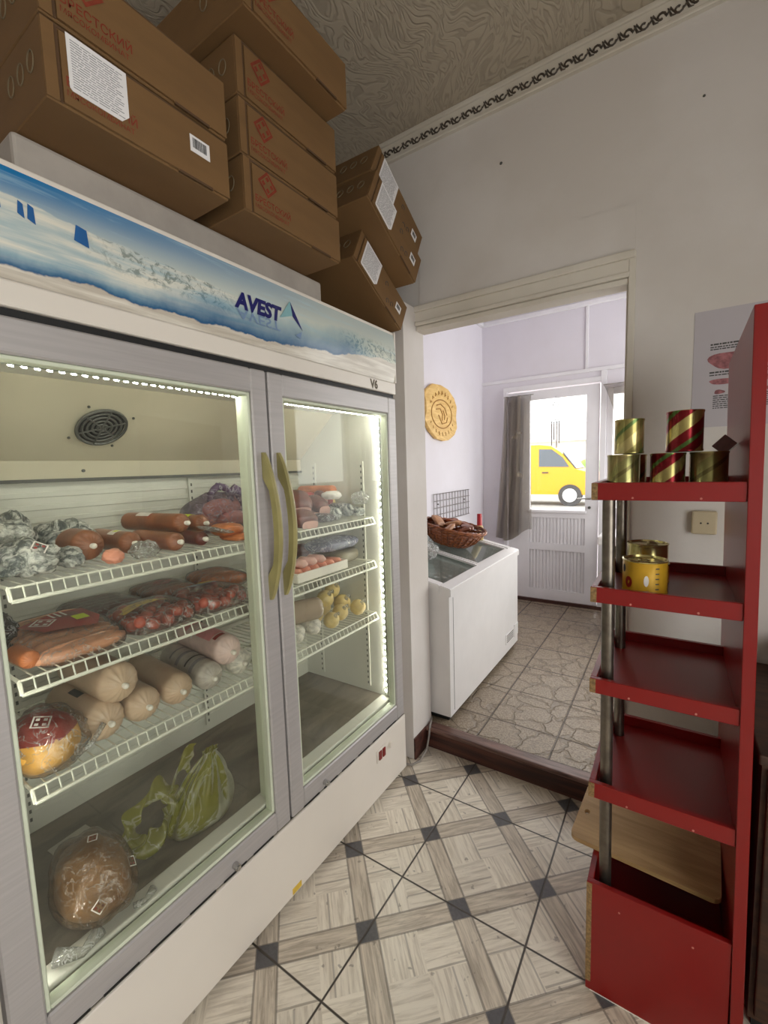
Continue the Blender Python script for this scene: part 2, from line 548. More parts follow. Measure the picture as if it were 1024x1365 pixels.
MAT['cabinet_dark'] = wood_mat('dark_cabinet_wood', (44, 28, 18), (78, 50, 32), (4, 20, 20), 0.6)
MAT['knob_red'] = pm('red_rocker_switch', (120, 20, 16), 0.35)
MAT['bottle_red'] = pm('red_bottle_cap', (176, 24, 34), 0.35)
MAT['bottle_gold'] = pm('gold_bottle_label', (196, 170, 110), 0.4, var=0.15, scale=40)


def banner_mat():
    """printed arctic scene on the fridge header: u along the fridge, v up the print"""
    t = NT('printed_ice_scene')
    s = t.xyz(t.pos())
    u = t.math('DIVIDE', t.math('SUBTRACT', s[1], 0.19), 1.42)
    v = t.math('DIVIDE', t.math('SUBTRACT', s[2], 1.750), 0.197)
    n1 = t.noise(t.comb(t.math('MULTIPLY', u, 9.0), t.math('MULTIPLY', v, 1.2)), 1.0, 5, 0.6)
    nst = t.noise(t.comb(t.math('MULTIPLY', u, 4.0), t.math('MULTIPLY', v, 7.0)), 1.3, 5, 0.6, 0.4)
    rough = t.noise(t.comb(t.math('MULTIPLY', u, 70.0), t.math('MULTIPLY', v, 11.0)), 1.0, 5, 0.7, 0.8)
    M, A, SUB = 'MULTIPLY', 'ADD', 'SUBTRACT'
    # sky: saturated blue at the top left, paler to the right
    amt = t.math(M, t.step(v, 0.42, 1.0), t.math('MAXIMUM', t.math(SUB, 1.15, t.math(M, u, 1.25)), 0.25))
    sky = t.mix(amt, lin((206, 210, 196)), lin((24, 112, 168)))
    sky = t.mix(t.math(M, t.step(nst, 0.52, 0.70), 0.45), sky, lin((176, 204, 214)))
    # snow fields on the left
    hz = t.math(A, t.math(SUB, 0.78, t.math(M, u, 0.45)), t.math(M, t.math(SUB, n1, 0.5), 0.14))
    dd = t.math(SUB, hz, v)
    plain = t.math(M, t.step(dd, 0.0, 0.02), t.step(u, 0.58, 0.40))
    snow = t.mix(t.step(nst, 0.35, 0.65), lin((168, 186, 190)), lin((222, 218, 204)))
    ridge = t.math(M, t.step(rough, 0.48, 0.60), t.math(M, t.step(dd, 0.34, 0.20), t.math(M, t.step(u, 0.16, 0.24), t.step(u, 0.46, 0.38))))
    snow = t.mix(t.math(M, ridge, 0.72), snow, lin((104, 118, 112)))
    col = t.mix(plain, sky, snow)
    rr = t.math(M, t.step(rough, 0.46, 0.60), t.math(M, t.step(u, 0.72, 0.80), t.step(t.math('ABSOLUTE', t.math(SUB, v, 0.50)), 0.26, 0.10)))
    col = t.mix(t.math(M, rr, 0.75), col, lin((96, 116, 116)))
    # near bank and the water just above it
    edge = t.math(A, t.math(A, 0.13, t.math(M, t.step(u, 0.50, 0.95), 0.26)), t.math(M, t.math(SUB, n1, 0.5), 0.30))
    up = t.math(SUB, v, edge)
    reach = t.math(A, 0.17, t.math(M, t.step(u, 0.22, 0.42), 0.26))
    w = t.math('MAXIMUM', t.math(SUB, 1.0, t.math('DIVIDE', t.math('MAXIMUM', up, 0.0), reach)), 0.0)
    w = t.math(M, t.math('POWER', w, 0.8), t.step(u, 0.92, 0.74))
    water = t.mix(w, lin((88, 156, 186)), lin((6, 76, 122)))
    col = t.mix(w, col, water)
    bcol = t.mix(t.step(nst, 0.35, 0.7), lin((186, 176, 162)), lin((226, 220, 208)))
    col = t.mix(t.step(up, 0.012, -0.012), col, bcol)
    return t.done(t.bsdf(col, 0.24).outputs[0])


MAT['banner'] = banner_mat()


# ------------------------------------------------------------------ mesh helpers
def obj(name, bm, mat, parent=None, smooth=False, recalc=True):
    if recalc:
        bmesh.ops.recalc_face_normals(bm, faces=bm.faces)
    me = bpy.data.meshes.new(name)
    bm.to_mesh(me)
    bm.free()
    mats = mat if isinstance(mat, (list, tuple)) else [mat]
    for q in mats:
        me.materials.append(MAT[q] if isinstance(q, str) else q)
    if smooth:
        for p in me.polygons:
            p.use_smooth = True
        if smooth != 'all':
            try:
                me.set_sharp_from_angle(angle=math.radians(40))
            except Exception:
                pass
    o = bpy.data.objects.new(name, me)
    COL.objects.link(o)
    if parent is not None:
        o.parent = parent
    return o


def tag(o, label=None, cat=None, group=None, kind=None):
    if label:
        o['label'] = label
    if cat:
        o['category'] = cat
    if group:
        o['group'] = group
    if kind:
        o['kind'] = kind
    return o


def thing(name, label, cat, loc=(0, 0, 0), group=None, rotz=0.0):
    o = bpy.data.objects.new(name, None)
    o.empty_display_size = 0.05
    COL.objects.link(o)
    o.location = loc
    o.rotation_euler = (0, 0, rotz)
    return tag(o, label, cat, group)


def struct(name, bm, mat, parent=None, label=None, cat=None, **k):
    o = obj(name, bm, mat, parent, **k)
    if parent is None:
        tag(o, label, cat or name.split('_')[0], kind='structure')
    return o


def BM():
    return bmesh.new()


def box(bm, x0, x1, y0, y1, z0, z1, mi=0, bev=0.0, seg=2):
    vs = [bm.verts.new((x, y, z)) for x in (x0, x1) for y in (y0, y1) for z in (z0, z1)]
    idx = ((0, 1, 3, 2), (4, 6, 7, 5), (0, 4, 5, 1), (2, 3, 7, 6), (0, 2, 6, 4), (1, 5, 7, 3))
    fs = [bm.faces.new([vs[i] for i in f]) for f in idx]
    for f in fs:
        f.material_index = mi
    if bev:
        es = list({e for f in fs for e in f.edges})
        r = bmesh.ops.bevel(bm, geom=es, offset=bev, segments=seg, profile=0.5, affect='EDGES')
        for f in r['faces']:
            f.material_index = mi
    return vs


def bx(*a, **k):
    bm = BM()
    box(bm, *a, **k)
    return bm


def frame_of(d):
    d = d.normalized()
    a = V((0, 0, 1)) if abs(d.z) < 0.9 else V((1, 0, 0))
    u = d.cross(a).normalized()
    return d, u, d.cross(u)


def rod(bm, p0, p1, r, seg=8, r1=None, mi=0, cap=True):
    p0, p1 = V(p0), V(p1)
    d, u, w = frame_of(p1 - p0)
    r1 = r if r1 is None else r1
    A = [bm.verts.new(p0 + r * (math.cos(2 * PI * i / seg) * u + math.sin(2 * PI * i / seg) * w)) for i in range(seg)]
    B = [bm.verts.new(p1 + r1 * (math.cos(2 * PI * i / seg) * u + math.sin(2 * PI * i / seg) * w)) for i in range(seg)]
    for i in range(seg):
        j = (i + 1) % seg
        f = bm.faces.new((A[i], A[j], B[j], B[i]))
        f.material_index = mi
    if cap:
        bm.faces.new(A[::-1]).material_index = mi
        bm.faces.new(B).material_index = mi


def tube(bm, pts, r, seg=8, mi=0, closed=False):
    pts = [V(p) for p in pts]
    n = len(pts)
    rings = []
    prev = None
    for i, p in enumerate(pts):
        a = pts[(i - 1) % n] if (closed or i > 0) else p
        b = pts[(i + 1) % n] if (closed or i < n - 1) else p
        d = (b - a).normalized()
        if prev is None:
            _, u, w = frame_of(d)
        else:
            u = (prev - prev.dot(d) * d).normalized()
            w = d.cross(u)
        prev = u
        rr = r[i] if isinstance(r, (list, tuple)) else r
        rings.append([bm.verts.new(p + rr * (math.cos(2 * PI * k / seg) * u + math.sin(2 * PI * k / seg) * w)) for k in range(seg)])
    for i in range(n if closed else n - 1):
        A, B = rings[i], rings[(i + 1) % n]
        for k in range(seg):
            j = (k + 1) % seg
            bm.faces.new((A[k], A[j], B[j], B[k])).material_index = mi
    if not closed:
        bm.faces.new(rings[0][::-1]).material_index = mi
        bm.faces.new(rings[-1]).material_index = mi


def lathe(bm, prof, seg=32, mi=0, center=(0, 0, 0)):
    """prof: list of (r, z)"""
    c = V(center)
    rings = []
    for r, z in prof:
        if r < 1e-6:
            rings.append([bm.verts.new(c + V((0, 0, z)))])
        else:
            rings.append([bm.verts.new(c + V((r * math.cos(2 * PI * k / seg), r * math.sin(2 * PI * k / seg), z))) for k in range(seg)])
    for A, B in zip(rings, rings[1:]):
        for k in range(seg):
            j = (k + 1) % seg
            if len(A) == 1 and len(B) == 1:
                continue
            if len(A) == 1:
                f = bm.faces.new((A[0], B[j], B[k]))
            elif len(B) == 1:
                f = bm.faces.new((A[k], A[j], B[0]))
            else:
                f = bm.faces.new((A[k], A[j], B[j], B[k]))
            f.material_index = mi


def prism(bm, poly, to3, depth_vec, mi=0):
    """extrude a 2D polygon; to3(u,v)->Vector"""
    a = [bm.verts.new(to3(u, v)) for u, v in poly]
    b = [bm.verts.new(to3(u, v) + V(depth_vec)) for u, v in poly]
    n = len(poly)
    bm.faces.new(a[::-1]).material_index = mi
    bm.faces.new(b).material_index = mi
    for i in range(n):
        j = (i + 1) % n
        bm.faces.new((a[i], a[j], b[j], b[i])).material_index = mi


def rframe(bm, x, y0, y1, z0, z1, wy, wz, th, mi=0, axis='x', bev=0.004):
    """rectangular frame standing at plane x (or y) of thickness th"""
    def b(a0, a1, c0, c1):
        if axis == 'x':
            box(bm, x, x + th, a0, a1, c0, c1, mi, bev, 1)
        else:
            box(bm, a0, a1, x, x + th, c0, c1, mi, bev, 1)
    b(y0, y0 + wy, z0, z1)
    b(y1 - wy, y1, z0, z1)
    b(y0 + wy, y1 - wy, z0, z0 + wz)
    b(y0 + wy, y1 - wy, z1 - wz, z1)


_txt = {}


def text_bm(bm, body, size, origin, right, up, depth=0.0006, mi=0, bold=0.0, sx=1.0, shear=0.0):
    key = (body, bold, sx, shear)
    if key not in _txt:
        cu = bpy.data.curves.new('lettering', 'FONT')
        cu.body = body
        cu.size = 1.0
        cu.offset = bold
        cu.shear = shear
        cu.extrude = 0.0
        cu.resolution_u = 3
        o = bpy.data.objects.new('lettering', cu)
        COL.objects.link(o)
        dg = bpy.context.evaluated_depsgraph_get()
        dg.update()
        me = bpy.data.meshes.new_from_object(o.evaluated_get(dg))
        _txt[key] = ([tuple(v.co) for v in me.vertices], [tuple(p.vertices) for p in me.polygons])
        bpy.data.objects.remove(o)
        bpy.data.curves.remove(cu)
        bpy.data.meshes.remove(me)
    vs, fs = _txt[key]
    right, up = V(right).normalized(), V(up).normalized()
    nrm = right.cross(up)
    org = V(origin)
    nv = [bm.verts.new(org + right * (x * size * sx) + up * (y * size) + nrm * depth) for x, y, z in vs]
    for f in fs:
        try:
            bm.faces.new([nv[i] for i in f]).material_index = mi
        except ValueError:
            pass


def blob_bm(size, seed=0, amp=0.12, freq=3.0, sub=4, flat=None, fine=0.0, power=1.0):
    bm = BM()
    bmesh.ops.create_icosphere(bm, subdivisions=sub, radius=1.0)
    for v in bm.verts:
        n = v.co.normalized()
        k = 1.0 + amp * mnoise.noise(n * freq + V((seed * 3.7, seed * 1.3, seed)))
        if fine:
            k += fine * (1 - abs(mnoise.noise(n * freq * 3.1 + V((seed, seed * 2.2, 5)))) * 2)
        c = n * k
        if power != 1.0:
            c = V([math.copysign(abs(q) ** power, q) for q in c])
        v.co = V((c.x * size[0], c.y * size[1], c.z * size[2]))
        if flat is not None and v.co.z < flat:
            v.co.z = flat + (v.co.z - flat) * 0.08
    return bm


def move(bm, mat4):
    bmesh.ops.transform(bm, matrix=mat4, verts=bm.verts)
    return bm


def copy_thing(root, label=None, group=None):
    r = root.copy()
    COL.objects.link(r)
    if label:
        r['label'] = label
    if group:
        r['group'] = group
    for ch in list(root.children):
        c = ch.copy()
        COL.objects.link(c)
        c.parent = r
        for g in list(ch.children):
            d = g.copy()
            COL.objects.link(d)
            d.parent = c
    return r


#==SETTING==
# ------------------------------------------------------------------ the setting: front room
XL, XR, YR, YB, ZC = -1.80, 1.30, -1.45, 1.829, 2.86
DX0, DX1 = -1.0, -0.150       # doorway
WT = 0.06                     # partition thickness
bm = BM(); box(bm, XL - .1, XR + .1, YR - .1, YB, -0.1, 0.0)
struct('floor', bm, 'tile', label='cream and grey parquet print floor tiles with dark corner squares', cat='floor')
bm = BM(); box(bm, XL - .1, XR + .1, YR - .1, YB + WT, ZC, ZC + .1)
struct('ceiling', bm, 'ceiling', label='embossed grey beige paper ceiling with wavy relief', cat='ceiling')
bm = BM(); box(bm, XL - .1, XL, YR - .1, YB + WT, 0, ZC)
struct('wall_left', bm, 'wall', label='plaster wall behind the display fridge', cat='wall')
bm = BM(); box(bm, XL, XR, YR - .1, YR, 0, ZC)
struct('wall_rear', bm, 'wall', label='plaster wall behind the viewer', cat='wall')
# right wall with an added window
bm = BM()
box(bm, XR, XR + .1, YR - .1, -1.40, 0, ZC); box(bm, XR, XR + .1, 0.70, YB + WT, 0, ZC)
box(bm, XR, XR + .1, -1.40, 0.70, 0, 0.45); box(bm, XR, XR + .1, -1.40, 0.70, 2.05, ZC)
struct('wall_right', bm, 'wall', label='plaster wall with the added window', cat='wall')
bm = BM(); rframe(bm, XR + .03, -1.40, 0.70, 0.45, 2.05, .05, .05, .05)  # added unseen window that brightens the front room
w = struct('window_added_1', bm, 'trim_white', label='added white framed window in the unseen right hand wall, for daylight', cat='window')
obj('window_pane', bx(XR + .05, XR + .056, -1.35, 0.65, .50, 2.0), 'glass', w)
# back wall with doorway
bm = BM()
box(bm, XL, DX0, YB, YB + WT, 0, ZC)
box(bm, DX1, XR, YB, YB + WT, 0, ZC)
box(bm, DX0, DX1, YB, YB + WT, 2.03, ZC)
box(bm, DX0 + .02, DX1 + .018, YB - .004, YB, 2.12, 2.278)       # old plastered-over panel above the lintel
struct('wall_back', bm, 'wall', label='dingy white wall with the open doorway', cat='wall')
# pier beside the fridge
struct('wall_pier', bx(XL, DX0, 1.705, YB, 0, 2.115), 'wall', label='narrow white wall return between fridge and doorway', cat='wall')
struct('baseboard_pier', bx(DX0, DX0 + .008, 1.705, YB, 0, .105), 'dark_wood', label='dark skirting on the wall return by the step', cat='baseboard')
# lintel mouldings and jambs
bm = BM()
box(bm, DX0 - .01, DX1 + .02, YB - .022, YB, 2.095, 2.121, bev=.004)
box(bm, DX0 - .005, DX1 + .02, YB - .012, YB, 2.05, 2.096, bev=.003)
box(bm, DX0, DX1 + .004, YB - .020, YB, 2.035, 2.052, bev=.004)
box(bm, DX0, DX1, YB - .008, YB + WT + .01, 2.014, 2.034, bev=.003)
struct('trim_1', bm, 'trim_white', label='moulded white lintel over the doorway', cat='trim')
bm = BM()
box(bm, DX1, DX1 + .022, YB - .014, YB, 0.12, 2.12, bev=.003)
box(bm, DX1 - .006, DX1, YB - .004, YB + WT + .01, 0.106, 2.03, bev=.002)
struct('trim_2', bm, 'trim_white', label='white casing down the right side of the doorway', cat='trim')
bm = BM()
box(bm, XL, DX1 + 1.4, YB - .001, YB, 2.70, 2.72)
# cornice strip with scroll motif
bm = BM()
box(bm, XL, XR, YB - .016, YB, 2.775, 2.86)
box(bm, XL, XR, YB - .026, YB - .015, 2.842, 2.86, bev=.003)
box(bm, XL, XR, YB - .022, YB - .015, 2.772, 2.784, bev=.003)
co = struct('trim_3', bm, 'trim_white', label='white cornice strip with a dark scroll pattern under the ceiling', cat='trim')
bm = BM()
k = 0
x = -1.25
random.seed(4)
while x < 0.62:
    pts = []
    for i in range(9):
        a = i / 8 * 1.7 * PI
        r = .014 * (1 - .07 * i)
        pts.append((x + r * math.cos(a), YB - .017, 2.808 + (1 if k % 2 else -1) * r * math.sin(a)))
    tube(bm, pts, .0036, 5)
    tube(bm, [(x + .014, YB - .017, 2.803), (x + .026, YB - .017, 2.820), (x + .036, YB - .017, 2.804)], [.002, .0056, .002], 5)
    tube(bm, [(x + .018, YB - .017, 2.824), (x + .028, YB - .017, 2.798), (x + .04, YB - .017, 2.796)], [.0016, .004, .0016], 5)
    x += .047
    k += 1
obj('scroll_pattern', bm, pm('dark_bronze_motif', (72, 62, 52), .6), co)
# small wall marks
bm = BM()
lathe(bm, [(0, 0), (.006, .001), (.004, .004), (0, .005)], 10)
move(bm, Matrix.Translation((-.604, YB, 2.582)) @ Matrix.Rotation(PI / 2, 4, 'X'))
lathe_b = BM()
wh = obj('wall_hook', bm, 'grille')
tag(wh, 'small dark hook stub high on the wall above the doorway lintel', 'hook')
bm = BM()
lathe(bm, [(0, 0), (.004, .001), (.003, .004), (0, .005)], 10)
move(bm, Matrix.Translation((.047, YB, 2.532)) @ Matrix.Rotation(PI / 2, 4, 'X'))
tag(obj('wall_nail', bm, 'grille'), 'tiny dark nail in the bare wall, upper right below the cornice', 'nail')

# step
bm = BM(); box(bm, DX0, DX1, YB, YB + .012, 0, .098)
struct('trim_4', bm, 'dark_wood', label='dark wooden riser of the doorway step', cat='step')
bm = BM(); box(bm, DX0, DX1, YB - .014, YB + .05, .088, .108, bev=.006)
struct('trim_5', bm, 'tread_wood', label='worn brown wooden nosing on the doorway step', cat='step')

# ------------------------------------------------------------------ the setting: far room
FX0, FX1, FY1, FZ0, FZC = -1.55, 1.0, 4.12, .106, 2.72
FY0 = YB + WT
struct('floor_far_room', bx(FX0, FX1, YB + .05, FY1 + .1, -.1, FZ0), 'stone_tile', label='beige cracked stone print tiles in the far room', cat='floor')
struct('ceiling_far_room', bx(FX0 - .1, FX1 + .1, FY0, FY1 + .1, FZC, FZC + .1), 'wall_far', label='ceiling of the far room', cat='ceiling')
struct('wall_far_left', bx(FX0 - .1, FX0, FY0, FY1 + .1, 0, FZC), 'wall_far', label='lilac white wall with the wooden plaque', cat='wall')
bm = BM()
box(bm, FX1, FX1 + .1, FY0, 2.3, 0, FZC); box(bm, FX1, FX1 + .1, 3.9, FY1 + .1, 0, FZC)
box(bm, FX1, FX1 + .1, 2.3, 3.9, 0, .5); box(bm, FX1, FX1 + .1, 2.3, 3.9, 2.4, FZC)
struct('wall_far_right', bm, 'wall_far', label='right wall of the far room', cat='wall')
bm = BM()
box(bm, FX0, -1.315, FY1, FY1 + .1, 0, FZC)
box(bm, -1.315, .15, FY1, FY1 + .1, 2.06, FZC); box(bm, .15, FX1, FY1, FY1 + .1, 2.4, FZC); box(bm, .95, FX1, FY1, FY1 + .1, 2.06, 2.4)
box(bm, -.52, -.48, FY1, FY1 + .1, 0, 2.06)
box(bm, -.48, .15, FY1, FY1 + .1, 0, .95); box(bm, .15, FX1, FY1, FY1 + .1, 0, .6); box(bm, .95, FX1, FY1, FY1 + .1, .6, .95)
box(bm, .08, .15, FY1, FY1 + .1, .95, 2.06); box(bm, .95, FX1, FY1, FY1 + .1, .95, 2.06)
box(bm, -.48, .08, FY1, FY1 + .1, 2.0, 2.06)
struct('wall_far_end', bm, 'wall_far', label='white boarded end wall of the far room around the street door', cat='wall')
bm = BM()
box(bm, FX0, .14, FY1 - .014, FY1, 2.145, 2.175, bev=.004)
box(bm, -.645, -.622, FY1 - .012, FY1, 2.175, FZC - .04, bev=.003)
box(bm, FX0, FX1, FY1 - .03, FY1, FZC - .04, FZC, bev=.008)
box(bm, FX0, FX0 + .03, FY0, FY1 - .03, FZC - .04, FZC, bev=.008)
box(bm, -1.345, -1.315, FY1 - .014, FY1, FZ0, 2.06, bev=.003)
box(bm, -.522, -.478, FY1 - .014, FY1, FZ0, 2.145, bev=.003)
box(bm, -1.345, -.478, FY1 - .012, FY1, 2.056, 2.10, bev=.003)
struct('trim_6', bm, 'door_white', label='white battens and ceiling edge on the far end wall', cat='trim')
bm = BM(); box(bm, -1.31, -.48, FY1 - .02, FY1 + .08, FZ0, FZ0 + .03)
struct('trim_7', bm, 'dark_wood', label='dark threshold under the street door', cat='trim')
# street door
D0, D1, DZ0, DZ1 = -1.305, -.530, .135, 2.045
DY = FY1 + .02
bm = BM()
gx0, gx1, gz0, gz1 = -1.105, -.632, .975, 1.965
box(bm, D0, gx0, DY - .02, DY + .02, DZ0, DZ1)
box(bm, gx1, D1, DY - .02, DY + .02, DZ0, DZ1)
box(bm, gx0, gx1, DY - .02, DY + .02, gz1, DZ1)
box(bm, gx0, gx1, DY - .02, DY + .02, .90, gz0)
box(bm, gx0, gx1, DY - .02, DY + .02, .60, .665)
box(bm, gx0, gx1, DY - .02, DY + .02, DZ0, .232)
d = struct('door_1', bm, 'door_white', label='white wooden street door with a large glass pane', cat='door')
for z0, z1, nm in ((.665, .90, 'upper'), (.232, .60, 'lower')):
    bm = BM()
    box(bm, gx0, gx1, DY - .004, DY + .01, z0, z1)
    n = 16
    for i in range(n):
        xa = gx0 + (gx1 - gx0) * (i + .12) / n
        xb = gx0 + (gx1 - gx0) * (i + .88) / n
        box(bm, xa, xb, DY - .012, DY - .004, z0, z1, bev=.002, seg=1)
    obj('beaded_panel', bm, 'door_white', d)
bm = BM(); box(bm, gx0 - .01, gx1 + .01, DY - .035, DY - .018, gz0 - .028, gz0 - .004, bev=.004)
obj('glazing_sill', bm, 'door_white', d)
obj('glass_pane', bx(gx0, gx1, DY - .003, DY + .003, gz0, gz1), 'glass', d)
bm = BM()
rod(bm, (-.588, DY - .02, 1.08), (-.588, DY - .06, 1.08), .009, 10)
tube(bm, [(-.588, DY - .058, 1.08), (-.63, DY - .064, 1.082), (-.69, DY - .058, 1.078)], [.009, .008, .006], 10)
obj('door_handle', bm, 'metal', d, smooth=True)
bm = BM(); rod(bm, (-.597, DY - .02, 1.0), (-.597, DY - .03, 1.0), .012, 12)
obj('keyhole', bm, 'grille', d)
# side window beside the door
bm = BM(); rframe(bm, FY1 + .02, -.48, .08, .95, 2.0, .05, .05, .05, axis='y')
w2 = struct('window_2', bm, 'door_white', label='white side window right of the street door', cat='window')
obj('window_pane', bx(-.43, .03, FY1 + .04, FY1 + .046, 1.0, 1.95), 'glass', w2)
bm = BM(); rframe(bm, FY1 + .02, .15, .95, .6, 2.4, .05, .05, .05, axis='y')  # invented window out of view, lets more daylight into the far room
w3 = struct('window_added_3', bm, 'door_white', label='added tall window of the far room, out of view, for daylight', cat='window')
obj('window_pane', bx(.20, .90, FY1 + .04, FY1 + .046, .65, 2.35), 'glass', w3)
bm = BM(); rframe(bm, FX1 + .02, 2.3, 3.9, .5, 2.4, .05, .05, .05)  # another added window out of view, brightens the far room
w4 = struct('window_added_4', bm, 'door_white', label='added wide side window of the far room, out of view, for daylight', cat='window')
obj('window_pane', bx(FX1 + .04, FX1 + .046, 2.35, 3.85, .55, 2.35), 'glass', w4)
#==STREET==
# ------------------------------------------------------------------ street outside
struct('floor_street', bx(-30, 30, FY1 + .1, 40, -.2, -.02), 'asphalt', label='pale grey street outside the door', cat='street')
van = thing('delivery_van', 'yellow van parked outside, seen through the street door glass', 'van', (-3.2, 15, 0))


def vx(x):
    return x + 3.2


side = [(-8.2, .35), (-8.2, 1.9), (-7.9, 2.0), (-3.7, 1.98), (-3.35, 1.93), (-3.05, 1.72), (-2.62, 1.18), (-2.1, 1.02), (-1.7, .9), (-1.62, .45), (-1.7, .35)]
bm = BM()
prism(bm, [(vx(a), b) for a, b in side], lambda u, v: V((u, 0, v)), (0, 1.8, 0))
obj('body', bm, 'van_yellow', van)
bm = BM(); prism(bm, [(vx(a), b) for a, b in ((-3.72, 1.27), (-3.72, 1.84), (-3.32, 1.82), (-2.98, 1.55), (-2.78, 1.24))], lambda u, v: V((u, -.012, v)), (0, .012, 0))
obj('side_window', bm, 'van_glass', van)
bm = BM(); prism(bm, [(vx(a), b) for a, b in ((-3.0, 1.69), (-2.62, 1.19), (-2.58, 1.19), (-2.97, 1.72))], lambda u, v: V((u, .1, v)), (0, 1.6, 0))
obj('windscreen', bm, 'van_glass', van)
bm = BM(); box(bm, vx(-8.1), vx(-4.05), -.012, 0, .6, 1.9)
obj('side_panel', bm, 'van_orange', van, )['label'] = 'orange side panel'
for wx in (-2.75, -7.1):
    bm = BM(); rod(bm, (vx(wx), -.05, .33), (vx(wx), .2, .33), .35, 28)
    wl = obj('wheel', bm, 'tyre', van)
    bm = BM(); rod(bm, (vx(wx), -.07, .33), (vx(wx), -.05, .33), .22, 24)
    obj('hub_cap', bm, 'hub', wl)
bm = BM(); box(bm, vx(-3.62), vx(-3.42), -.03, -.01, 1.05, 1.09)
obj('door_handle', bm, 'tyre', van)
house = thing('house', 'pale house across the street, washed out behind the yellow van', 'house', (-7, 27, 0))
obj('wall', bx(-7, 7, 0, 5, 0, 2.6), 'render_wall', house)
bm = BM(); prism(bm, [(-7.4, 2.6), (7.4, 2.6), (4.0, 3.6), (-4.0, 3.6)], lambda u, v: V((u, -.3, v)), (0, 5.6, 0))
obj('roof', bm, 'roof', house)
bm = blob_bm((1.5, 1.0, .75), 3, .3, 2.5, 4)
hb = obj('hedge', bm, 'leaf', smooth='all')
hb.location = (-2.7, 21, .66)
tag(hb, 'light green bush across the street to the right of the van roof', 'bush')

#==FRIDGE==
# ------------------------------------------------------------------ display fridge
FXF = -.986                   # front plane
fr = thing('display_fridge', 'tall white two door display fridge full of sausages', 'fridge', (0, 0, 0))
fy0, fy1, fym = .185, 1.612, .899
bm = BM()
box(bm, -1.74, -1.56, fy0, fy1, .05, 1.94)                          # back
box(bm, -1.56, -1.035, fy0, .246, .05, 1.94)                        # left side
box(bm, -1.56, -1.035, 1.572, fy1, .05, 1.94)                       # right side
box(bm, -1.56, -1.035, .246, 1.572, .05, .352)                      # bottom
box(bm, -1.56, -1.035, .246, 1.572, 1.66, 1.94)                     # top
obj('cabinet', bm, 'fridge_white', fr)
# front ledge inside (pale sill) and brown grey floor
bm = BM(); box(bm, -1.082, -1.03, .246, 1.572, .352, .372, bev=.004)
obj('front_sill', bm, 'fridge_liner', fr)
obj('inner_floor', bx(-1.56, -1.082, .246, 1.572, .352, .370), 'shelf_floor', fr)
# liner: back panel with horizontal ribs, sides, top, sloping fan cover
bm = BM()
box(bm, -1.56, -1.535, .246, 1.572, .358, 1.47)
for i in range(26):
    z = .42 + i * .037
    box(bm, -1.535, -1.531, .246, 1.572, z, z + .016, bev=.0015, seg=1)
obj('back_panel', bm, 'fridge_liner', fr)
bm = BM()
box(bm, -1.535, -1.045, .246, .252, .372, 1.65)
box(bm, -1.535, -1.04, 1.566, 1.572, .372, 1.65)
box(bm, -1.535, -1.04, .252, 1.566, 1.648, 1.656)
obj('side_liner', bm, 'fridge_liner', fr)
bm = BM()
prism(bm, [(-1.535, 1.395), (-1.515, 1.395), (-1.515, 1.45), (-1.30, 1.648), (-1.56, 1.648)], lambda u, v: V((u, .252, v)), (0, 1.314, 0))
cov = obj('evaporator_cover', bm, pm('aged_cover_enamel', (188, 180, 158), .45, var=.06, scale=3), fr)
bm = BM(); box(bm, -1.517, -1.509, .268, 1.566, 1.388, 1.398); obj('cover_lip', bm, 'grille', cov)
# fan grille on the slope
sl = V((.215, 0, .198)).normalized()
nrm = V((.198, 0, -.215)).normalized()
gc = V((-1.408, .635, 1.548)) + nrm * .004
bm = BM()
for r in (.066, .052, .039, .026, .013):
    pts = [gc + r * (math.cos(a) * V((0, 1, 0)) + math.sin(a) * sl) + nrm * .004 for a in [2 * PI * i / 28 for i in range(28)]]
    tube(bm, pts, .0046 if r > .06 else .0034, 6, closed=True)
for i in range(3):
    a = PI * i / 3 + .4
    dd = math.cos(a) * V((0, 1, 0)) + math.sin(a) * sl
    rod(bm, gc - dd * .066 + nrm * .006, gc + dd * .066 + nrm * .006, .0026, 6)
gr = obj('fan_grille', bm, 'grille', fr, smooth=True)
bm = BM()
pts = [gc + .062 * (math.cos(a) * V((0, 1, 0)) + math.sin(a) * sl) for a in [2 * PI * i / 28 for i in range(28)]]
bm.faces.new([bm.verts.new(p + nrm * .0005) for p in pts])
obj('fan_opening', bm, 'black', gr)
for a in (.5, 2.2, 3.7, 5.3):
    c = gc + .088 * (math.cos(a) * V((0, 1, 0)) + math.sin(a) * sl)
    bm = BM(); rod(bm, c, c + nrm * .003, .004, 8)
    obj('screw', bm, 'grille', gr)
bm = BM(); rod(bm, (-1.515, .62, 1.42), (-1.511, .62, 1.42), .005, 8)
obj('screw', bm, 'grille', cov)
# perforated shelf standards
for (sx, sy, ax) in ((-1.531, .985, 0), (-1.531, .40, 0), (-1.43, 1.566, 1), (-1.15, 1.566, 1), (-1.43, .252, 2), (-1.15, .252, 2)):
    bm = BM()
    if ax == 0:
        box(bm, sx, sx + .005, sy - .011, sy + .011, .40, 1.385)
        for i in range(38):
            z = .41 + i * .0255
            box(bm, sx + .0052, sx + .0056, sy - .003, sy + .003, z, z + .011, mi=1)
    else:
        y0, s_ = (sy, -1) if ax == 1 else (sy, 1)
        ya, yb = sorted((y0, y0 + s_ * .005))
        box(bm, sx - .011, sx + .011, ya, yb, .40, 1.43)
        yc, yd = sorted((y0 + s_ * .0052, y0 + s_ * .0056))
        for i in range(40):
            z = .41 + i * .0255
            box(bm, sx - .003, sx + .003, yc, yd, z, z + .011, mi=1)
    obj('shelf_standard', bm, ['fridge_liner', 'grille'], fr)
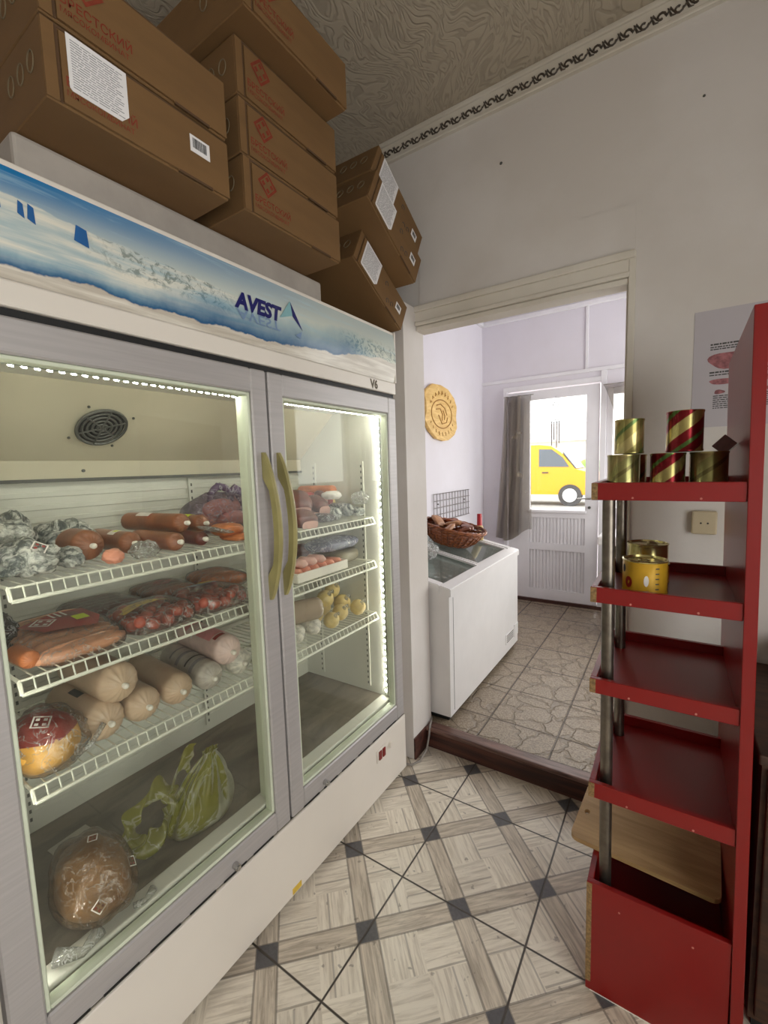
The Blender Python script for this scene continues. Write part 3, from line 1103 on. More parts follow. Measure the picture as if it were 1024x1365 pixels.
# mullion
bm = BM(); box(bm, -1.075, -1.036, .852, .948, .352, 1.66, bev=.006)
obj('mullion', bm, 'gasket', fr)
# bottom fascia, header
bm = BM(); box(bm, -1.035, FXF, fy0, fy1, .028, .283, bev=.006)
bp_ = obj('base_panel', bm, 'fridge_white', fr)
bm = BM(); box(bm, -1.0355, FXF - .004, fy0 + .005, fy1 - .005, .2832, .2875); obj('hinge_rail', bm, 'metal', fr)
for y in (fy0 + .08, fy1 - .08):
    for x in (-1.66, -1.06):
        bm = BM(); rod(bm, (x, y, 0), (x, y, .052), .02, 12)
        obj('foot', bm, 'black', fr)
bm = BM(); box(bm, -1.045, FXF - .002, fy0, fy1, 1.704, 1.752, bev=.005)
obj('header_rail', bm, 'fridge_white', fr)
bm = BM(); box(bm, -1.06, -1.036, fy0 + .01, fy1 - .01, 1.66, 1.70); obj('door_gap_shade', bm, 'black', fr)  # black strip stands in for shade in the gap above the doors
bm = BM(); box(bm, -1.036, -1.000, fy0 + .004, fy1 - .004, 1.689, 1.7045); obj('door_gap_shade', bm, 'black', fr)  # second black strip, gap shade put in as colour
# banner: gently bowed printed panel in a white rim
bm = BM()
rows = 10
zz0, zz1 = 1.752, 1.945
prev = None
for i in range(rows + 1):
    tt = i / rows
    x = FXF + .010 * math.sin(PI * tt) - .004
    z = zz0 + (zz1 - zz0) * tt
    cur = (bm.verts.new((x, fy0 + .008, z)), bm.verts.new((x, fy1 - .008, z)))
    if prev:
        bm.faces.new((prev[0], prev[1], cur[1], cur[0]))
    prev = cur
ban = obj('header_banner', bm, 'banner', fr, smooth='all')
ban['label'] = 'printed arctic ice banner with blue lettering'
bm = BM()
box(bm, -1.045, FXF - .006, fy0, fy1, 1.945, 1.957, bev=.003)
box(bm, -1.045, FXF + .002, fy0, fy0 + .008, 1.752, 1.957, bev=.002)
box(bm, -1.045, FXF + .002, fy1 - .008, fy1, 1.752, 1.957, bev=.002)
obj('banner_rim', bm, 'fridge_white', fr)
obj('banner_backing', bx(-1.045, -.9925, fy0 + .008, fy1 - .008, 1.752, 1.945), 'fridge_white', fr)


def banner_x(z):
    tt = (z - zz0) / (zz1 - zz0)
    return FXF + .010 * math.sin(PI * tt) - .004


# lettering and peak logo
zb = 1.838
bxp = banner_x(1.855) + .0012
bm = BM()
text_bm(bm, 'AVEST', .056, (bxp, .800, zb), (0, 1, 0), (0, 0, 1), .0003, 0, bold=.052, sx=.98, shear=.18)
obj('brand_lettering', bm, 'navy', ban)
bm = BM()
prism(bm, [(1.000, 1.907), (1.008, 1.866), (1.050, 1.832)], lambda u, v: V((bxp, u, v)), (.0006, 0, 0))
obj('brand_peak_shade', bm, 'navy', ban)
bm = BM()
prism(bm, [(1.000, 1.907), (.955, 1.849), (1.008, 1.866)], lambda u, v: V((bxp, u, v)), (.0006, 0, 0))
obj('brand_peak', bm, 'teal_print', ban)
bm = BM()
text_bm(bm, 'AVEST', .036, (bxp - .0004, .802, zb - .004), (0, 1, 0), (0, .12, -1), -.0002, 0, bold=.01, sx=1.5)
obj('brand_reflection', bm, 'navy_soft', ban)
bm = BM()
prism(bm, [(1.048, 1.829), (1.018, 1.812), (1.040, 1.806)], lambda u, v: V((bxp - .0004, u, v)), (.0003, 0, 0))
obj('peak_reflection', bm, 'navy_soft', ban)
for (a, b, hh, ww) in ((.305, 1.872, .018, .010), (.338, 1.868, .022, .010), (.352, 1.864, .026, .012), (.425, 1.856, .030, .026), (.262, 1.862, .012, .03)):
    bm = BM()
    xx = banner_x(b) + .0010
    prism(bm, [(a, b), (a + ww, b - .006), (a + ww * .9, b + hh - .004), (a + ww * .2, b + hh)], lambda u, v: V((xx, u, v)), (.0005, 0, 0))
    obj('ice_block_print', bm, 'blue_print', ban)
# small model digits decal on header rail
bm = BM()
text_bm(bm, 'V6', .044, (FXF - .0018, 1.425, 1.712), (0, 1, 0), (0, 0, 1), .0005, 0, bold=.05)
obj('number_decal', bm, pm('brass_decal', (70, 54, 24), .4, .4), fr)
# compressor housing on top
bm = BM()
box(bm, -1.70, -1.035, .36, 1.215, 1.94, 2.042, bev=.008)
box(bm, -1.70, -1.045, .30, 1.19, 1.945, 1.985, bev=.006)
obj('top_housing', bm, pm('grey_enamel', (166, 158, 150), .5, var=.1, scale=8), fr)  # plain grey enamel with slight tone variation

# doors
def door(y0, y1, hy, hinge_right):
    bm = BM()
    w_ = .056
    z0, z1 = .290, 1.687
    rframe(bm, -1.024, y0, y1, z0, z1, w_, .066, .038)
    dd = obj('door', bm, 'alu', fr)
    bm = BM()
    rframe(bm, -1.0235, y0 + w_, y1 - w_, z0 + .066, z1 - .066, .009, .009, .030, bev=.002)
    obj('glazing_bead', bm, 'gasket', dd)
    obj('glass_pane', bx(-1.012, -1.007, y0 + w_ + .002, y1 - w_ - .002, z0 + .068, z1 - .068), 'glass_fridge', dd)
    bm = BM()
    rframe(bm, -1.034, y0 + .006, y1 - .006, z0 + .006, z1 - .006, .03, .03, .0095, bev=.002)
    obj('door_seal', bm, 'gasket', dd)
    # bowed handle
    bm = BM()
    prev = None
    n = 24
    for i in range(n + 1):
        tt = i / n
        z = 1.022 + tt * .432
        bow = math.sin(PI * tt) ** .75
        out = FXF + .006 + .050 * bow
        inn = FXF + .0 if tt < .20 or tt > .80 else out - .020
        if .16 < tt < .24 or .76 < tt < .84:
            f = (tt - .16) / .08 if tt < .5 else (.84 - tt) / .08
            inn = FXF * (1 - f) + (out - .020) * f
        hw = .0065 + .002 * math.sin(PI * tt)
        cur = [bm.verts.new(p) for p in ((out, hy - hw, z), (out + .003, hy, z), (out, hy + hw, z), (inn, hy + hw, z), (inn, hy - hw, z))]
        if prev:
            for q in range(5):
                r_ = (q + 1) % 5
                bm.faces.new((prev[q], prev[r_], cur[r_], cur[q]))
        else:
            bm.faces.new(cur)
        prev = cur
    bm.faces.new(prev)
    obj('handle', bm, 'handle', dd, smooth=True)
    # bottom lock knob
    bm = BM()
    ky = (y0 + .49) if not hinge_right else (y0 + .155)
    rod(bm, (FXF, ky, .315), (FXF + .016, ky, .315), .009, 14)
    rod(bm, (FXF + .016, ky, .315), (FXF + .021, ky, .315), .006, 14)
    obj('lock', bm, 'metal', dd, smooth=True)
    bm = BM()
    for i in range(6):
        ya = y0 + .05 + i * (y1 - y0 - .1) / 6
        box(bm, FXF + .0005, FXF + .003, ya, ya + .075, .2925, .2965)
    obj('drip_slots', bm, 'black', dd)
    return dd


door(fy0 + .006, .8955, .868, False)
door(.9035, fy1 - .010, .926, True)

# rocker switches on base panel
bm = BM(); box(bm, FXF, FXF + .004, 1.375, 1.445, .185, .240, bev=.002)
sw = obj('switch_plate', bm, 'fridge_white', bp_)
for y in (1.386, 1.413):
    bm = BM(); box(bm, FXF + .004, FXF + .009, y, y + .019, .195, .232, bev=.002)
    obj('rocker_switch', bm, 'knob_red', sw)
bm = BM(); rod(bm, (FXF, 1.475, .215), (FXF + .012, 1.475, .215), .012, 16); rod(bm, (FXF + .012, 1.475, .217), (FXF + .013, 1.475, .217), .004, 10)
obj('thermostat_knob', bm, 'fridge_white', bp_, smooth=True)
bm = BM(); box(bm, FXF, FXF + .001, .885, .925, .036, .056)
obj('yellow_sticker', bm, 'label_yellow', bp_)

# LED strips: tape with diodes
def led(name, p0, p1, n, nvec, wide, hidden=False):
    nvec = V(nvec).normalized()
    p0, p1, nvec = V(p0), V(p1), V(nvec)
    bm = BM()
    dd = (p1 - p0)
    L = dd.length
    dd.normalize()
    wv = dd.cross(nvec).normalized()
    for c, hw, hl, th, mi in [((p0 + p1) / 2, wide, L / 2, .004, 0)]:
        M = Matrix((dd, wv, nvec)).transposed().to_4x4()
        M.translation = c
        b2 = BM(); box(b2, -hl, hl, -hw, hw, 0, th, 0)
        me = bpy.data.meshes.new('tmp'); move(b2, M); b2.to_mesh(me); b2.free(); bm.from_mesh(me); bpy.data.meshes.remove(me)
    tape = obj(name, bm, 'led_tape', fr)
    M = Matrix((dd, wv, nvec)).transposed().to_4x4()
    bm = BM()
    if hidden:                                       # this strip sits out of sight behind the door stile
        for i in range(n):
            b2 = BM(); box(b2, -.0036, .0036, -.004, .004, -.002, .0015, 0)
            M.translation = p0 + dd * (L * (i + .5) / n) + nvec * .006
            me = bpy.data.meshes.new('tmp'); move(b2, M); b2.to_mesh(me); b2.free(); bm.from_mesh(me); bpy.data.meshes.remove(me)
        tag(obj('diode_row', bm, 'led', tape), kind='stuff')
        return
    box(bm, -.0036, .0036, -.004, .004, -.002, .0015, 0)
    first = obj('diode', bm, 'led', tape)
    for i in range(n):
        q = first if i == 0 else first.copy()
        if i:
            COL.objects.link(q)
            q.parent = tape
        M.translation = p0 + dd * (L * (i + .5) / n) + nvec * .006
        q.matrix_local = M.copy()


led('led_strip', (-1.058, .275, 1.622), (-1.058, .848, 1.622), 27, (-.35, 0, -1), .008)
led('led_strip', (-1.058, .952, 1.622), (-1.058, 1.560, 1.622), 30, (-.35, 0, -1), .008)
led('led_strip', (-1.050, 1.565, .385), (-1.050, 1.565, 1.610), 42, (-.5, -1, 0), .008)
led('led_strip', (-1.040, .2475, .378), (-1.040, .2475, 1.610), 40, (-.8, .6, 0), .006, True)
bm = BM(); box(bm, -1.066, -1.050, .268, 1.566, 1.6235, 1.648)
obj('light_rail', bm, 'gasket', fr)


# wire shelves
def wire_shelf(y0, y1, z, x0=-1.505, x1=-1.088):
    bm = BM()
    r = .0017
    n = max(4, int((y1 - y0) / .0235))
    for i in range(n + 1):
        y = y0 + (y1 - y0) * i / n
        rod(bm, (x0, y, z), (x1, y, z), r, 5, cap=False)
        rod(bm, (x1, y, z), (x1 + .010, y, z - .026), r, 5, cap=False)
    for x, zz, rr in ((x0, z - .003, .0028), (x1, z - .002, .0026), (x1 + .011, z - .028, .0042), (-1.30, z - .004, .0028)):
        rod(bm, (x, y0, zz), (x, y1, zz), rr, 6)
    for y in (y0, y1):
        tube(bm, [(x0, y, z - .003), (x1, y, z - .003), (x1 + .011, y, z - .028)], .0040, 6)
    o = obj('wire_shelf', bm, 'wire_white', fr)
    return o


ZS = (1.188, .996, .762)
for z in ZS:
    wire_shelf(.292, .930, z)
    wire_shelf(.938, 1.552, z)

#==FRIDGEFOOD==
# ------------------------------------------------------------------ food in the fridge
def sausage(name, label, p0, p1, r, mat, group=None, clip=True, bands=(), cat='sausage', ends=(.72, .72), crease=.13, sag=0.0, parent=None):
    """p0: end towards the viewer, p1: far end. bands: (t0, t1, material, halfangle)"""
    p0, p1 = V(p0), V(p1)
    L = (p1 - p0).length
    ax = (p1 - p0).normalized()
    _, u, w = frame_of(ax)
    if w.z < 0:
        w = -w; u = -u
    if parent is None:
        root = thing(name, label, cat, p0, group)
    else:
        root = parent
    off = p0 if parent is None else V((0, 0, 0))
    seg, n = 56, 30
    bm = BM()
    rings = []
    for i in range(n + 1):
        q_ = i / n
        tt = .5 - .5 * math.cos(PI * q_) if L < 6 * r else q_
        tt = .5 * tt + .5 * q_
        tt = (q_ + (.5 - .5 * math.cos(PI * q_))) / 2
        s_ = tt * L
        e0, e1 = r * ends[0], r * ends[1]
        k = 1.0
        if s_ < e0:
            k = math.sqrt(max(0, 1 - (1 - s_ / e0) ** 2))
        elif s_ > L - e1:
            k = math.sqrt(max(0, 1 - (1 - (L - s_) / e1) ** 2))
        k = max(k, .10)
        ring = []
        c = p0 + ax * s_ + V((0, 0, -sag * math.sin(PI * tt)))
        for j in range(seg):
            a = 2 * PI * j / seg
            kk = k * (1 + (crease * (1 - 2 * abs(math.sin(8.5 * a + .6 * math.sin(3 * a)))) * min(1, (1 - k) * 2.6) if k < .99 else 0))
            kk *= 1 + .02 * mnoise.noise(V((c.x * 9, c.y * 9 + a, c.z * 9)))
            ring.append(bm.verts.new(c + r * kk * (math.cos(a) * u + math.sin(a) * w) - off))
        rings.append(ring)
    for A, B in zip(rings, rings[1:]):
        for j in range(seg):
            q = (j + 1) % seg
            bm.faces.new((A[j], A[q], B[q], B[j]))
    bm.faces.new(rings[0]); bm.faces.new(rings[-1])
    body = obj('casing' if parent is None else 'sausage', bm, mat, root, smooth='all')
    if clip:
        bm = BM()
        q = p0 - off
        rod(bm, q - ax * .008, q + ax * .012, .0075, 10, r1=.004)
        bmesh.ops.create_icosphere(bm, subdivisions=2, radius=.0075, matrix=Matrix.Translation(q - ax * .009))
        obj('clip', bm, 'clip', root if parent is None else body, smooth='all')
    for (t0, t1, mt, a0, a1) in bands:
        bm = BM()
        g = []
        for i in range(9):
            s_ = L * (t0 + (t1 - t0) * i / 8)
            c = p0 + ax * s_ + V((0, 0, -sag * math.sin(PI * s_ / L)))
            g.append([bm.verts.new(c + (r * 1.022) * (math.cos(a) * u + math.sin(a) * w) - off) for a in [a0 + (a1 - a0) * j / 14 for j in range(15)]])
        for A, B in zip(g, g[1:]):
            for j in range(14):
                bm.faces.new((A[j], A[j + 1], B[j + 1], B[j]))
        obj('label', bm, mt, root if parent is None else body, smooth='all')
    return root


def diamond_logo(bm, c, ru, rv, nrm, size, mi_ring=0, mi_in=1, th=.12, lift=.0012):
    c, ru, rv, nrm = V(c), V(ru), V(rv), V(nrm)
    def P(a, b, l):
        return c + ru * (a * size) + rv * (b * size) + nrm * l
    o = [(0, 1), (1, 0), (0, -1), (-1, 0)]
    k = 1 - th * 1.6
    for i in range(4):
        j = (i + 1) % 4
        f = [bm.verts.new(P(*o[i], lift)), bm.verts.new(P(*o[j], lift)), bm.verts.new(P(o[j][0] * k, o[j][1] * k, lift)), bm.verts.new(P(o[i][0] * k, o[i][1] * k, lift))]
        bm.faces.new(f).material_index = mi_ring
    for (a, b) in ((0, .42), (.42, 0), (0, -.42), (-.42, 0)):
        q = .21
        f = [bm.verts.new(P(a, b + q, lift)), bm.verts.new(P(a + q, b, lift)), bm.verts.new(P(a, b - q, lift)), bm.verts.new(P(a - q, b, lift))]
        bm.faces.new(f).material_index = mi_in


def pack_label(root, c, ru, rv, w, h, mat, name='label', lift=.001):
    bm = BM()
    c, ru, rv = V(c), V(ru).normalized(), V(rv).normalized()
    n = ru.cross(rv)
    vs = [bm.verts.new(c + ru * a * w / 2 + rv * b * h / 2 + n * lift) for a, b in ((-1, -1), (1, -1), (1, 1), (-1, 1))]
    bm.faces.new(vs)
    return obj(name, bm, mat, root, recalc=False)


# --- bottom wire shelf, left: cooked sausages
z3 = ZS[2] + .002
G3 = 'thick tan cooked sausages on the lowest wire shelf'
sausage('cooked_sausage', 'thick tan cooked sausage with black print at the lower left of the pile', (-1.105, .456, z3 + .050), (-1.36, .448, z3 + .050), .048, 'meat_tan', G3,
        bands=((.42, .62, 'print_grey', 1.15, 1.5), (.38, .66, 'print_grey', 1.62, 1.78)))
sausage('cooked_sausage', 'thick tan cooked sausage lying on top of the others on the lowest wire shelf', (-1.100, .492, z3 + .130), (-1.37, .487, z3 + .130), .049, 'meat_tan', G3)
sausage('cooked_sausage', 'short end of a tan cooked sausage right beneath the topmost one', (-1.105, .547, z3 + .046), (-1.36, .553, z3 + .046), .044, 'meat_tan', G3)
sausage('cooked_sausage', 'tan cooked sausage beside the grey printed one on the lowest wire shelf', (-1.105, .640, z3 + .045), (-1.39, .660, z3 + .045), .043, 'meat_tan', G3)
sausage('cooked_sausage', 'grey cooked sausage covered in fine print on the lowest wire shelf', (-1.10, .735, z3 + .043), (-1.38, .765, z3 + .043), .041, 'meat_grey',
        bands=((.2, .26, 'print_soft', .3, 2.6), (.34, .37, 'print_grey', .5, 2.3), (.5, .56, 'print_soft', .3, 2.6), (.68, .71, 'print_soft', .5, 2.4)))
sausage('cooked_sausage', 'cooked sausage in a pink and white wrapper with a red berry print', (-1.095, .800, z3 + .098), (-1.39, .830, z3 + .098), .045, 'meat_pinkwhite',
        bands=((.22, .50, 'label_pink', .7, 2.4), (.14, .20, 'label_red', .9, 1.7), (.55, .58, 'label_white', .4, 2.7), (.70, .78, 'label_pink', .7, 2.4)))
sausage('cooked_sausage', 'netted grey cooked sausage tucked under the pink and white one', (-1.105, .846, z3 + .042), (-1.37, .865, z3 + .042), .040, 'netted')
# ham in a bag at the left end
ham = thing('packed_ham', 'round golden ham in clear film with a red label', 'ham', (-1.155, .338, z3))
bm = blob_bm((.085, .066, .062), 2, .06, 2.2, 4, flat=-.052); move(bm, Matrix.Translation((0, 0, .056)))
hb_ = obj('ham', bm, 'ham_yellow', ham, smooth='all')
bm = blob_bm((.0855, .0665, .0625), 2, .06, 2.2, 4, flat=-.052); move(bm, Matrix.Translation((0, 0, .0572)))
bmesh.ops.delete(bm, geom=[f for f in bm.faces if not (f.calc_center_median().z > .082 and f.calc_center_median().y > -.06)], context='FACES')
lb = obj('label', bm, 'label_red', ham, smooth='all')
bm = BM(); diamond_logo(bm, (.044, -.012, .1165), V((-.3, 1, 0)).normalized(), V((-.9, -.2, .35)).normalized(), V((.45, 0, .9)).normalized(), .024, 0, 0, lift=.004)
obj('diamond_logo', bm, 'label_white', lb, recalc=False)
bm = blob_bm((.098, .072, .068), 6, .12, 2.6, 4, flat=-.055, fine=.05); move(bm, Matrix.Translation((.004, .008, .0585)))
obj('film', bm, 'film', ham, smooth='all')
bm = BM(); tube(bm, [(.06, .03, .02), (.075, .065, .035), (.06, .10, .062)], [.010, .005, .007], 8); obj('film_twist', bm, 'film_milky', ham, smooth='all')

# --- middle wire shelf, left
z2 = ZS[1] + .002


def sausage_pack(name, label, loc, rotz, n, r, L, mat, group=None, lab=None, size=None, tilt=0.0, across=False, sticker=None):
    root = thing(name, label, 'sausage pack', loc, group)
    root.rotation_euler = (0, tilt, rotz)
    rnd = random.Random(len(label) + n)
    for i in range(n):
        y = (i - (n - 1) / 2) * r * 2.02
        jx = rnd.uniform(-.006, .006)
        bm = BM()
        pts, rr = [], []
        for k in range(9):
            tt = k / 8
            pts.append((-L / 2 + L * tt + jx, y + .004 * math.sin(tt * 3 + i), r + .0015))
            rr.append(r * (.35 if k in (0, 8) else (.82 if k in (1, 7) else 1.0)))
        tube(bm, pts, rr, 12)
        obj('sausage', bm, mat, root, smooth='all')
    W = n * r * 2.02
    bm = blob_bm((L / 2 * 1.10, W / 2 * 1.12, r * 1.16), n, .05, 2.4, 4, flat=-r * .96, fine=.02, power=.55)
    move(bm, Matrix.Translation((0, 0, r * 1.0)))
    obj('film', bm, 'film', root, smooth='all')
    return root, W


pk, Wp = sausage_pack('frankfurter_pack', 'flat clear pack of thick pink frankfurters with a red label and lime sticker', (-1.235, .425, z2), PI / 2 + .06, 6, .0205, .19, 'meat_pink')
pk.rotation_euler = (0.10, 0, PI / 2 + .04)
bm = BM()
for (pts) in ([(-.045, -.02), (.055, -.055), (.085, .0), (.085, .10), (.02, .105), (-.07, .06)],):
    vs = [bm.verts.new((a, b * .95, .0505 - .55 * (a * a + b * b))) for a, b in pts]
    bm.faces.new(vs)
lb = obj('label', bm, 'label_red', pk)
bm = BM(); diamond_logo(bm, (-.028, .032, .0500), (1, 0, 0), (0, 1, 0), (0, 0, 1), .030, 0, 0, lift=.002)
obj('diamond_logo', bm, 'label_white', lb, recalc=False)
bm = BM(); vs = [bm.verts.new(p) for p in ((.030, -.004, .0520), (.060, -.004, .0510), (.060, .030, .0510), (.030, .030, .0520))]; bm.faces.new(vs)
obj('price_sticker', bm, 'label_lime', lb, recalc=False)
bm = BM()
for i in range(3):
    vs = [bm.verts.new(p) for p in ((.0 + i * .013, .045, .0515), (.005 + i * .013, .045, .0515), (.005 + i * .013, .085, .0490), (.0 + i * .013, .085, .0490))]; bm.faces.new(vs)
obj('text_lines', bm, 'label_white', lb, recalc=False)

def small_pack(label, loc, rotz, seed):
    root = thing('red_sausage_pack', label, 'sausage pack', loc, 'packs of small red sausages on the middle wire shelf', rotz)
    rnd = random.Random(seed)
    for a in range(5):
        for b in range(5):
            x, y = -.068 + a * .034 + rnd.uniform(-.004, .004), -.070 + b * .033 + rnd.uniform(-.004, .004)
            an = rnd.uniform(0, PI)
            d_ = V((math.cos(an) * .009, math.sin(an) * .009, 0))
            z = .0165 + (.016 if (a + b) % 3 == 1 else 0)
            c_ = V((x, y, z))
            bm = BM()
            tube(bm, [c_ - d_ * 1.9, c_ - d_ * 1.5, c_, c_ + d_ * 1.5, c_ + d_ * 1.9], [.005, .0125, .0155, .0125, .005], 10)
            obj('sausage', bm, 'meat_red', root, smooth='all')
    bm = blob_bm((.096, .094, .036), seed, .08, 2.4, 4, flat=-.019, fine=.04, power=.6)
    move(bm, Matrix.Translation((0, 0, .0195)))
    obj('film', bm, 'film', root, smooth='all')
    return root


rp = small_pack('clear pack of small red sausages under a yellow label, nearer the frankfurters', (-1.190, .620, z2), .05, 3)
bm = BM()
g = [[bm.verts.new((a, b, .058 - 3 * b * b - 2.5 * a * a)) for b in (-.075, -.03, .02, .05)] for a in (-.075, -.045, -.015, .005)]
for A, B in zip(g, g[1:]):
    for j in range(3):
        bm.faces.new((A[j], A[j + 1], B[j + 1], B[j]))
obj('label', bm, 'label_yellow', rp)
rp2 = small_pack('clear pack of small red sausages under a grey and yellow label, nearer the door gap', (-1.190, .800, z2), .05, 7)
bm = BM(); vs = [bm.verts.new(p) for p in ((-.07, -.03, .052), (-.02, -.03, .060), (-.02, .05, .058), (-.07, .05, .050))]; bm.faces.new(vs)
l2 = obj('label', bm, 'label_blue', rp2)
bm = BM(); vs = [bm.verts.new(p) for p in ((-.06, .0, .0560), (-.03, .0, .0605), (-.03, .045, .0595), (-.06, .045, .0545))]; bm.faces.new(vs)
obj('price_sticker', bm, 'label_yellow', l2, recalc=False)
dk, _ = sausage_pack('dark_sausage_pack', 'clear pack of dark smoked sausages at the back of the middle wire shelf', (-1.405, .585, z2), PI / 2, 5, .018, .17, 'meat_darkred')
dk2, _ = sausage_pack('smoked_meat_pack', 'pack of brown smoked meat with a red diamond label behind the red sausages', (-1.405, .775, z2), PI / 2, 4, .021, .15, 'meat_brown')
bm = BM(); diamond_logo(bm, (0, .0, .048), (1, 0, 0), (0, 1, 0), (0, 0, 1), .032, 0, 0); obj('diamond_logo', bm, 'label_red', dk2, recalc=False)
ok, _ = sausage_pack('orange_sausage_pack', 'pack of orange smoked sausages by the door gap on the middle wire shelf', (-1.37, .955, z2), PI / 2 - .1, 4, .024, .15, 'meat_orange')
sausage('short_sausage', 'stubby orange sausage end at the far left of the middle wire shelf', (-1.115, .325, z2 + .021), (-1.21, .322, z2 + .021), .019, 'meat_orange', clip=False)
bm = blob_bm((.06, .034, .045), 9, .25, 2.6, 4, flat=-.04, fine=.04)
o = obj('dark_vacuum_pack', bm, 'pack_dark', smooth='all'); o.location = (-1.33, .330, z2 + .041)
tag(o, 'dark crumpled vacuum pack at the far left behind the frankfurters', 'meat pack')

# --- top wire shelf, left
z1 = ZS[0] + .002
i = 0
for (x, y, sx, sy, sz, lab) in ((-1.175, .350, .075, .055, .040, 'crinkled silver pack with a red and white diamond badge'),
                                (-1.36, .360, .090, .068, .066, 'biggest crinkled silver pack, back left corner of the top wire shelf'),
                                (-1.37, .500, .090, .062, .050, 'crinkled silver pack leaning behind the net tied brown sausage'),
                                (-1.185, .435, .060, .026, .024, 'low crumpled dark silver pack in front of the net tied brown sausage')):
    bm = blob_bm((sx, sy, sz), 11 + i, .28, 2.2, 5, flat=-sz * .8, fine=.07)
    o = obj('silver_pack', bm, 'foil', smooth='all')
    o.location = (x, y, z1 + sz * .8 + .004)
    tag(o, lab, 'food pack', 'crinkled silver packs on the top wire shelf')
    if i == 0:
        bm = BM(); diamond_logo(bm, (.058, .010, .029), V((-.25, 1, 0)).normalized(), V((-.7, -.2, .7)).normalized(), V((.7, 0, .7)).normalized(), .019, 0, 1)
        obj('diamond_badge', bm, ['label_white', 'label_red'], o, recalc=False)
    i += 1
sausage('smoked_sausage', 'stubby brown smoked sausage with a netted tied end beside the silver packs', (-1.185, .488, z1 + .042), (-1.315, .486, z1 + .042), .038, 'meat_brown', crease=.12)
sausage('smoked_sausage', 'brown smoked sausage with a white and lime tag, second from the silver packs', (-1.185, .588, z1 + .032), (-1.41, .592, z1 + .032), .029, 'meat_brown', crease=.12,
        bands=((.30, .46, 'label_white', .8, 2.3), (.33, .42, 'label_lime', 1.2, 1.8)))
bm = blob_bm((.028, .022, .019), 21, .2, 3, 4, flat=-.016)
o = obj('tied_sausage_end', bm, 'meat_rose', smooth='all'); o.location = (-1.125, .507, z1 + .017)
tag(o, 'small pinkish sausage end in film at the front edge of the top wire shelf', 'sausage')
bm = blob_bm((.032, .034, .022), 24, .3, 3, 4, flat=-.018, fine=.06)
o = obj('crumpled_film', bm, 'film_milky', smooth='all'); o.location = (-1.13, .585, z1 + .019)
tag(o, 'loose ball of clear crumpled film at the front of the top wire shelf', 'film')
sausage('smoked_sausage', 'long brown smoked sausage with a white label, topmost of the middle heap', (-1.20, .748, z1 + .066), (-1.46, .705, z1 + .066), .028, 'meat_brown', crease=.12,
        bands=((.50, .72, 'label_white', .8, 1.9), (.48, .50, 'label_red', .6, 2.2)))
sausage('smoked_sausage', 'brown smoked sausage with a lime tag lying behind the white labelled one', (-1.215, .822, z1 + .055), (-1.47, .800, z1 + .055), .026, 'meat_brown', crease=.12,
        bands=((.22, .40, 'label_lime', .9, 2.0), (.45, .6, 'label_white', .9, 2.0)))
sausage('smoked_sausage', 'reddish smoked sausage at the bottom front of the middle heap on the top wire shelf', (-1.115, .672, z1 + .027), (-1.33, .665, z1 + .027), .025, 'meat_brown', crease=.12)
sausage('smoked_sausage', 'dark smoked sausage half hidden under the middle heap on the top wire shelf', (-1.125, .755, z1 + .022), (-1.38, .765, z1 + .022), .020, 'meat_darkred', crease=.12)
bm = blob_bm((.05, .05, .006), 31, .2, 3, 4, fine=.1); move(bm, Matrix.Rotation(-.3, 4, 'X'))
o = obj('film_sheet', bm, 'film_milky', smooth='all'); o.location = (-1.135, .800, z1 + .042)
tag(o, 'grey film flap lying over the front of the middle heap', 'film')
for k, (x, y, z, lab) in enumerate(((-1.17, .865, .034, 'orange smoked meat slab in film with a red label beside the bag of pink sausages'),
                                    (-1.13, .872, .012, 'thin orange smoked meat pack under the slab at the front edge'))):
    hz_ = (.020, .011)[k]
    root = thing('smoked_meat_slab', lab, 'meat pack', (x, y, z1 + z - hz_))
    bm = blob_bm((.055, .042, hz_), 41 + k, .1, 2.4, 4, flat=-hz_ * .9, power=.8); move(bm, Matrix.Translation((0, 0, hz_ * .92)))
    obj('meat', bm, 'meat_orange', root, smooth='all')
    if k == 0:
        bm = BM(); diamond_logo(bm, (.02, .0, .040), (0, 1, 0), (-1, 0, 0), (0, 0, 1), .022, 1, 0); obj('label', bm, ['label_white', 'label_red'], root, recalc=False)

# purple carrier bag of pink sausages
cb = thing('carrier_bag', 'lilac see through carrier bag of thick pink sausages on the top wire shelf', 'bag', (-1.37, .985, z1))
k = 0
for (dx, dy, dz, a, L) in ((.0, -.060, .030, 1.2, .11), (.03, .035, .032, 1.9, .11), (-.02, .07, .075, 1.1, .10), (.02, -.015, .078, 1.5, .12)):
    p0 = V((dx + .04 * math.cos(a), dy - L / 2, dz)); p1 = V((dx - .04 * math.cos(a), dy + L / 2, dz + .01))
    bm = BM(); tube(bm, [p0 + (p1 - p0) * t + V((0, 0, .008 * math.sin(PI * t))) for t in (0, .12, .35, .65, .88, 1)], [.010, .024, .028, .028, .024, .010], 14)
    obj('sausage', bm, 'meat_rose', cb, smooth='all'); k += 1
bm = blob_bm((.10, .135, .080), 51, .10, 2.0, 5, flat=-.058, fine=.035); move(bm, Matrix.Translation((0, 0, .062)))
for v in bm.verts:
    if v.co.z > .085:
        v.co.x *= max(.25, 1 - (v.co.z - .085) * 9)
obj('bag_film', bm, 'film_lilac', cb, smooth='all')
bm = BM()
pts = [(0, .012 + .042 * math.cos(a) * (1.0 - .15 * math.sin(a)), .125 + .036 * math.sin(a)) for a in [2 * PI * i / 24 for i in range(24)]]
tube(bm, pts, [.010 + .005 * math.sin(i * 1.3) ** 2 for i in range(24)], 8, closed=True)
tube(bm, [(0, .045, .125), (0, .075, .148), (.0, .105, .125), (0, .12, .085)], [.014, .020, .024, .02], 8)
tube(bm, [(0, -.015, .150), (0, .0, .168), (.0, .03, .165)], [.005, .008, .005], 8)
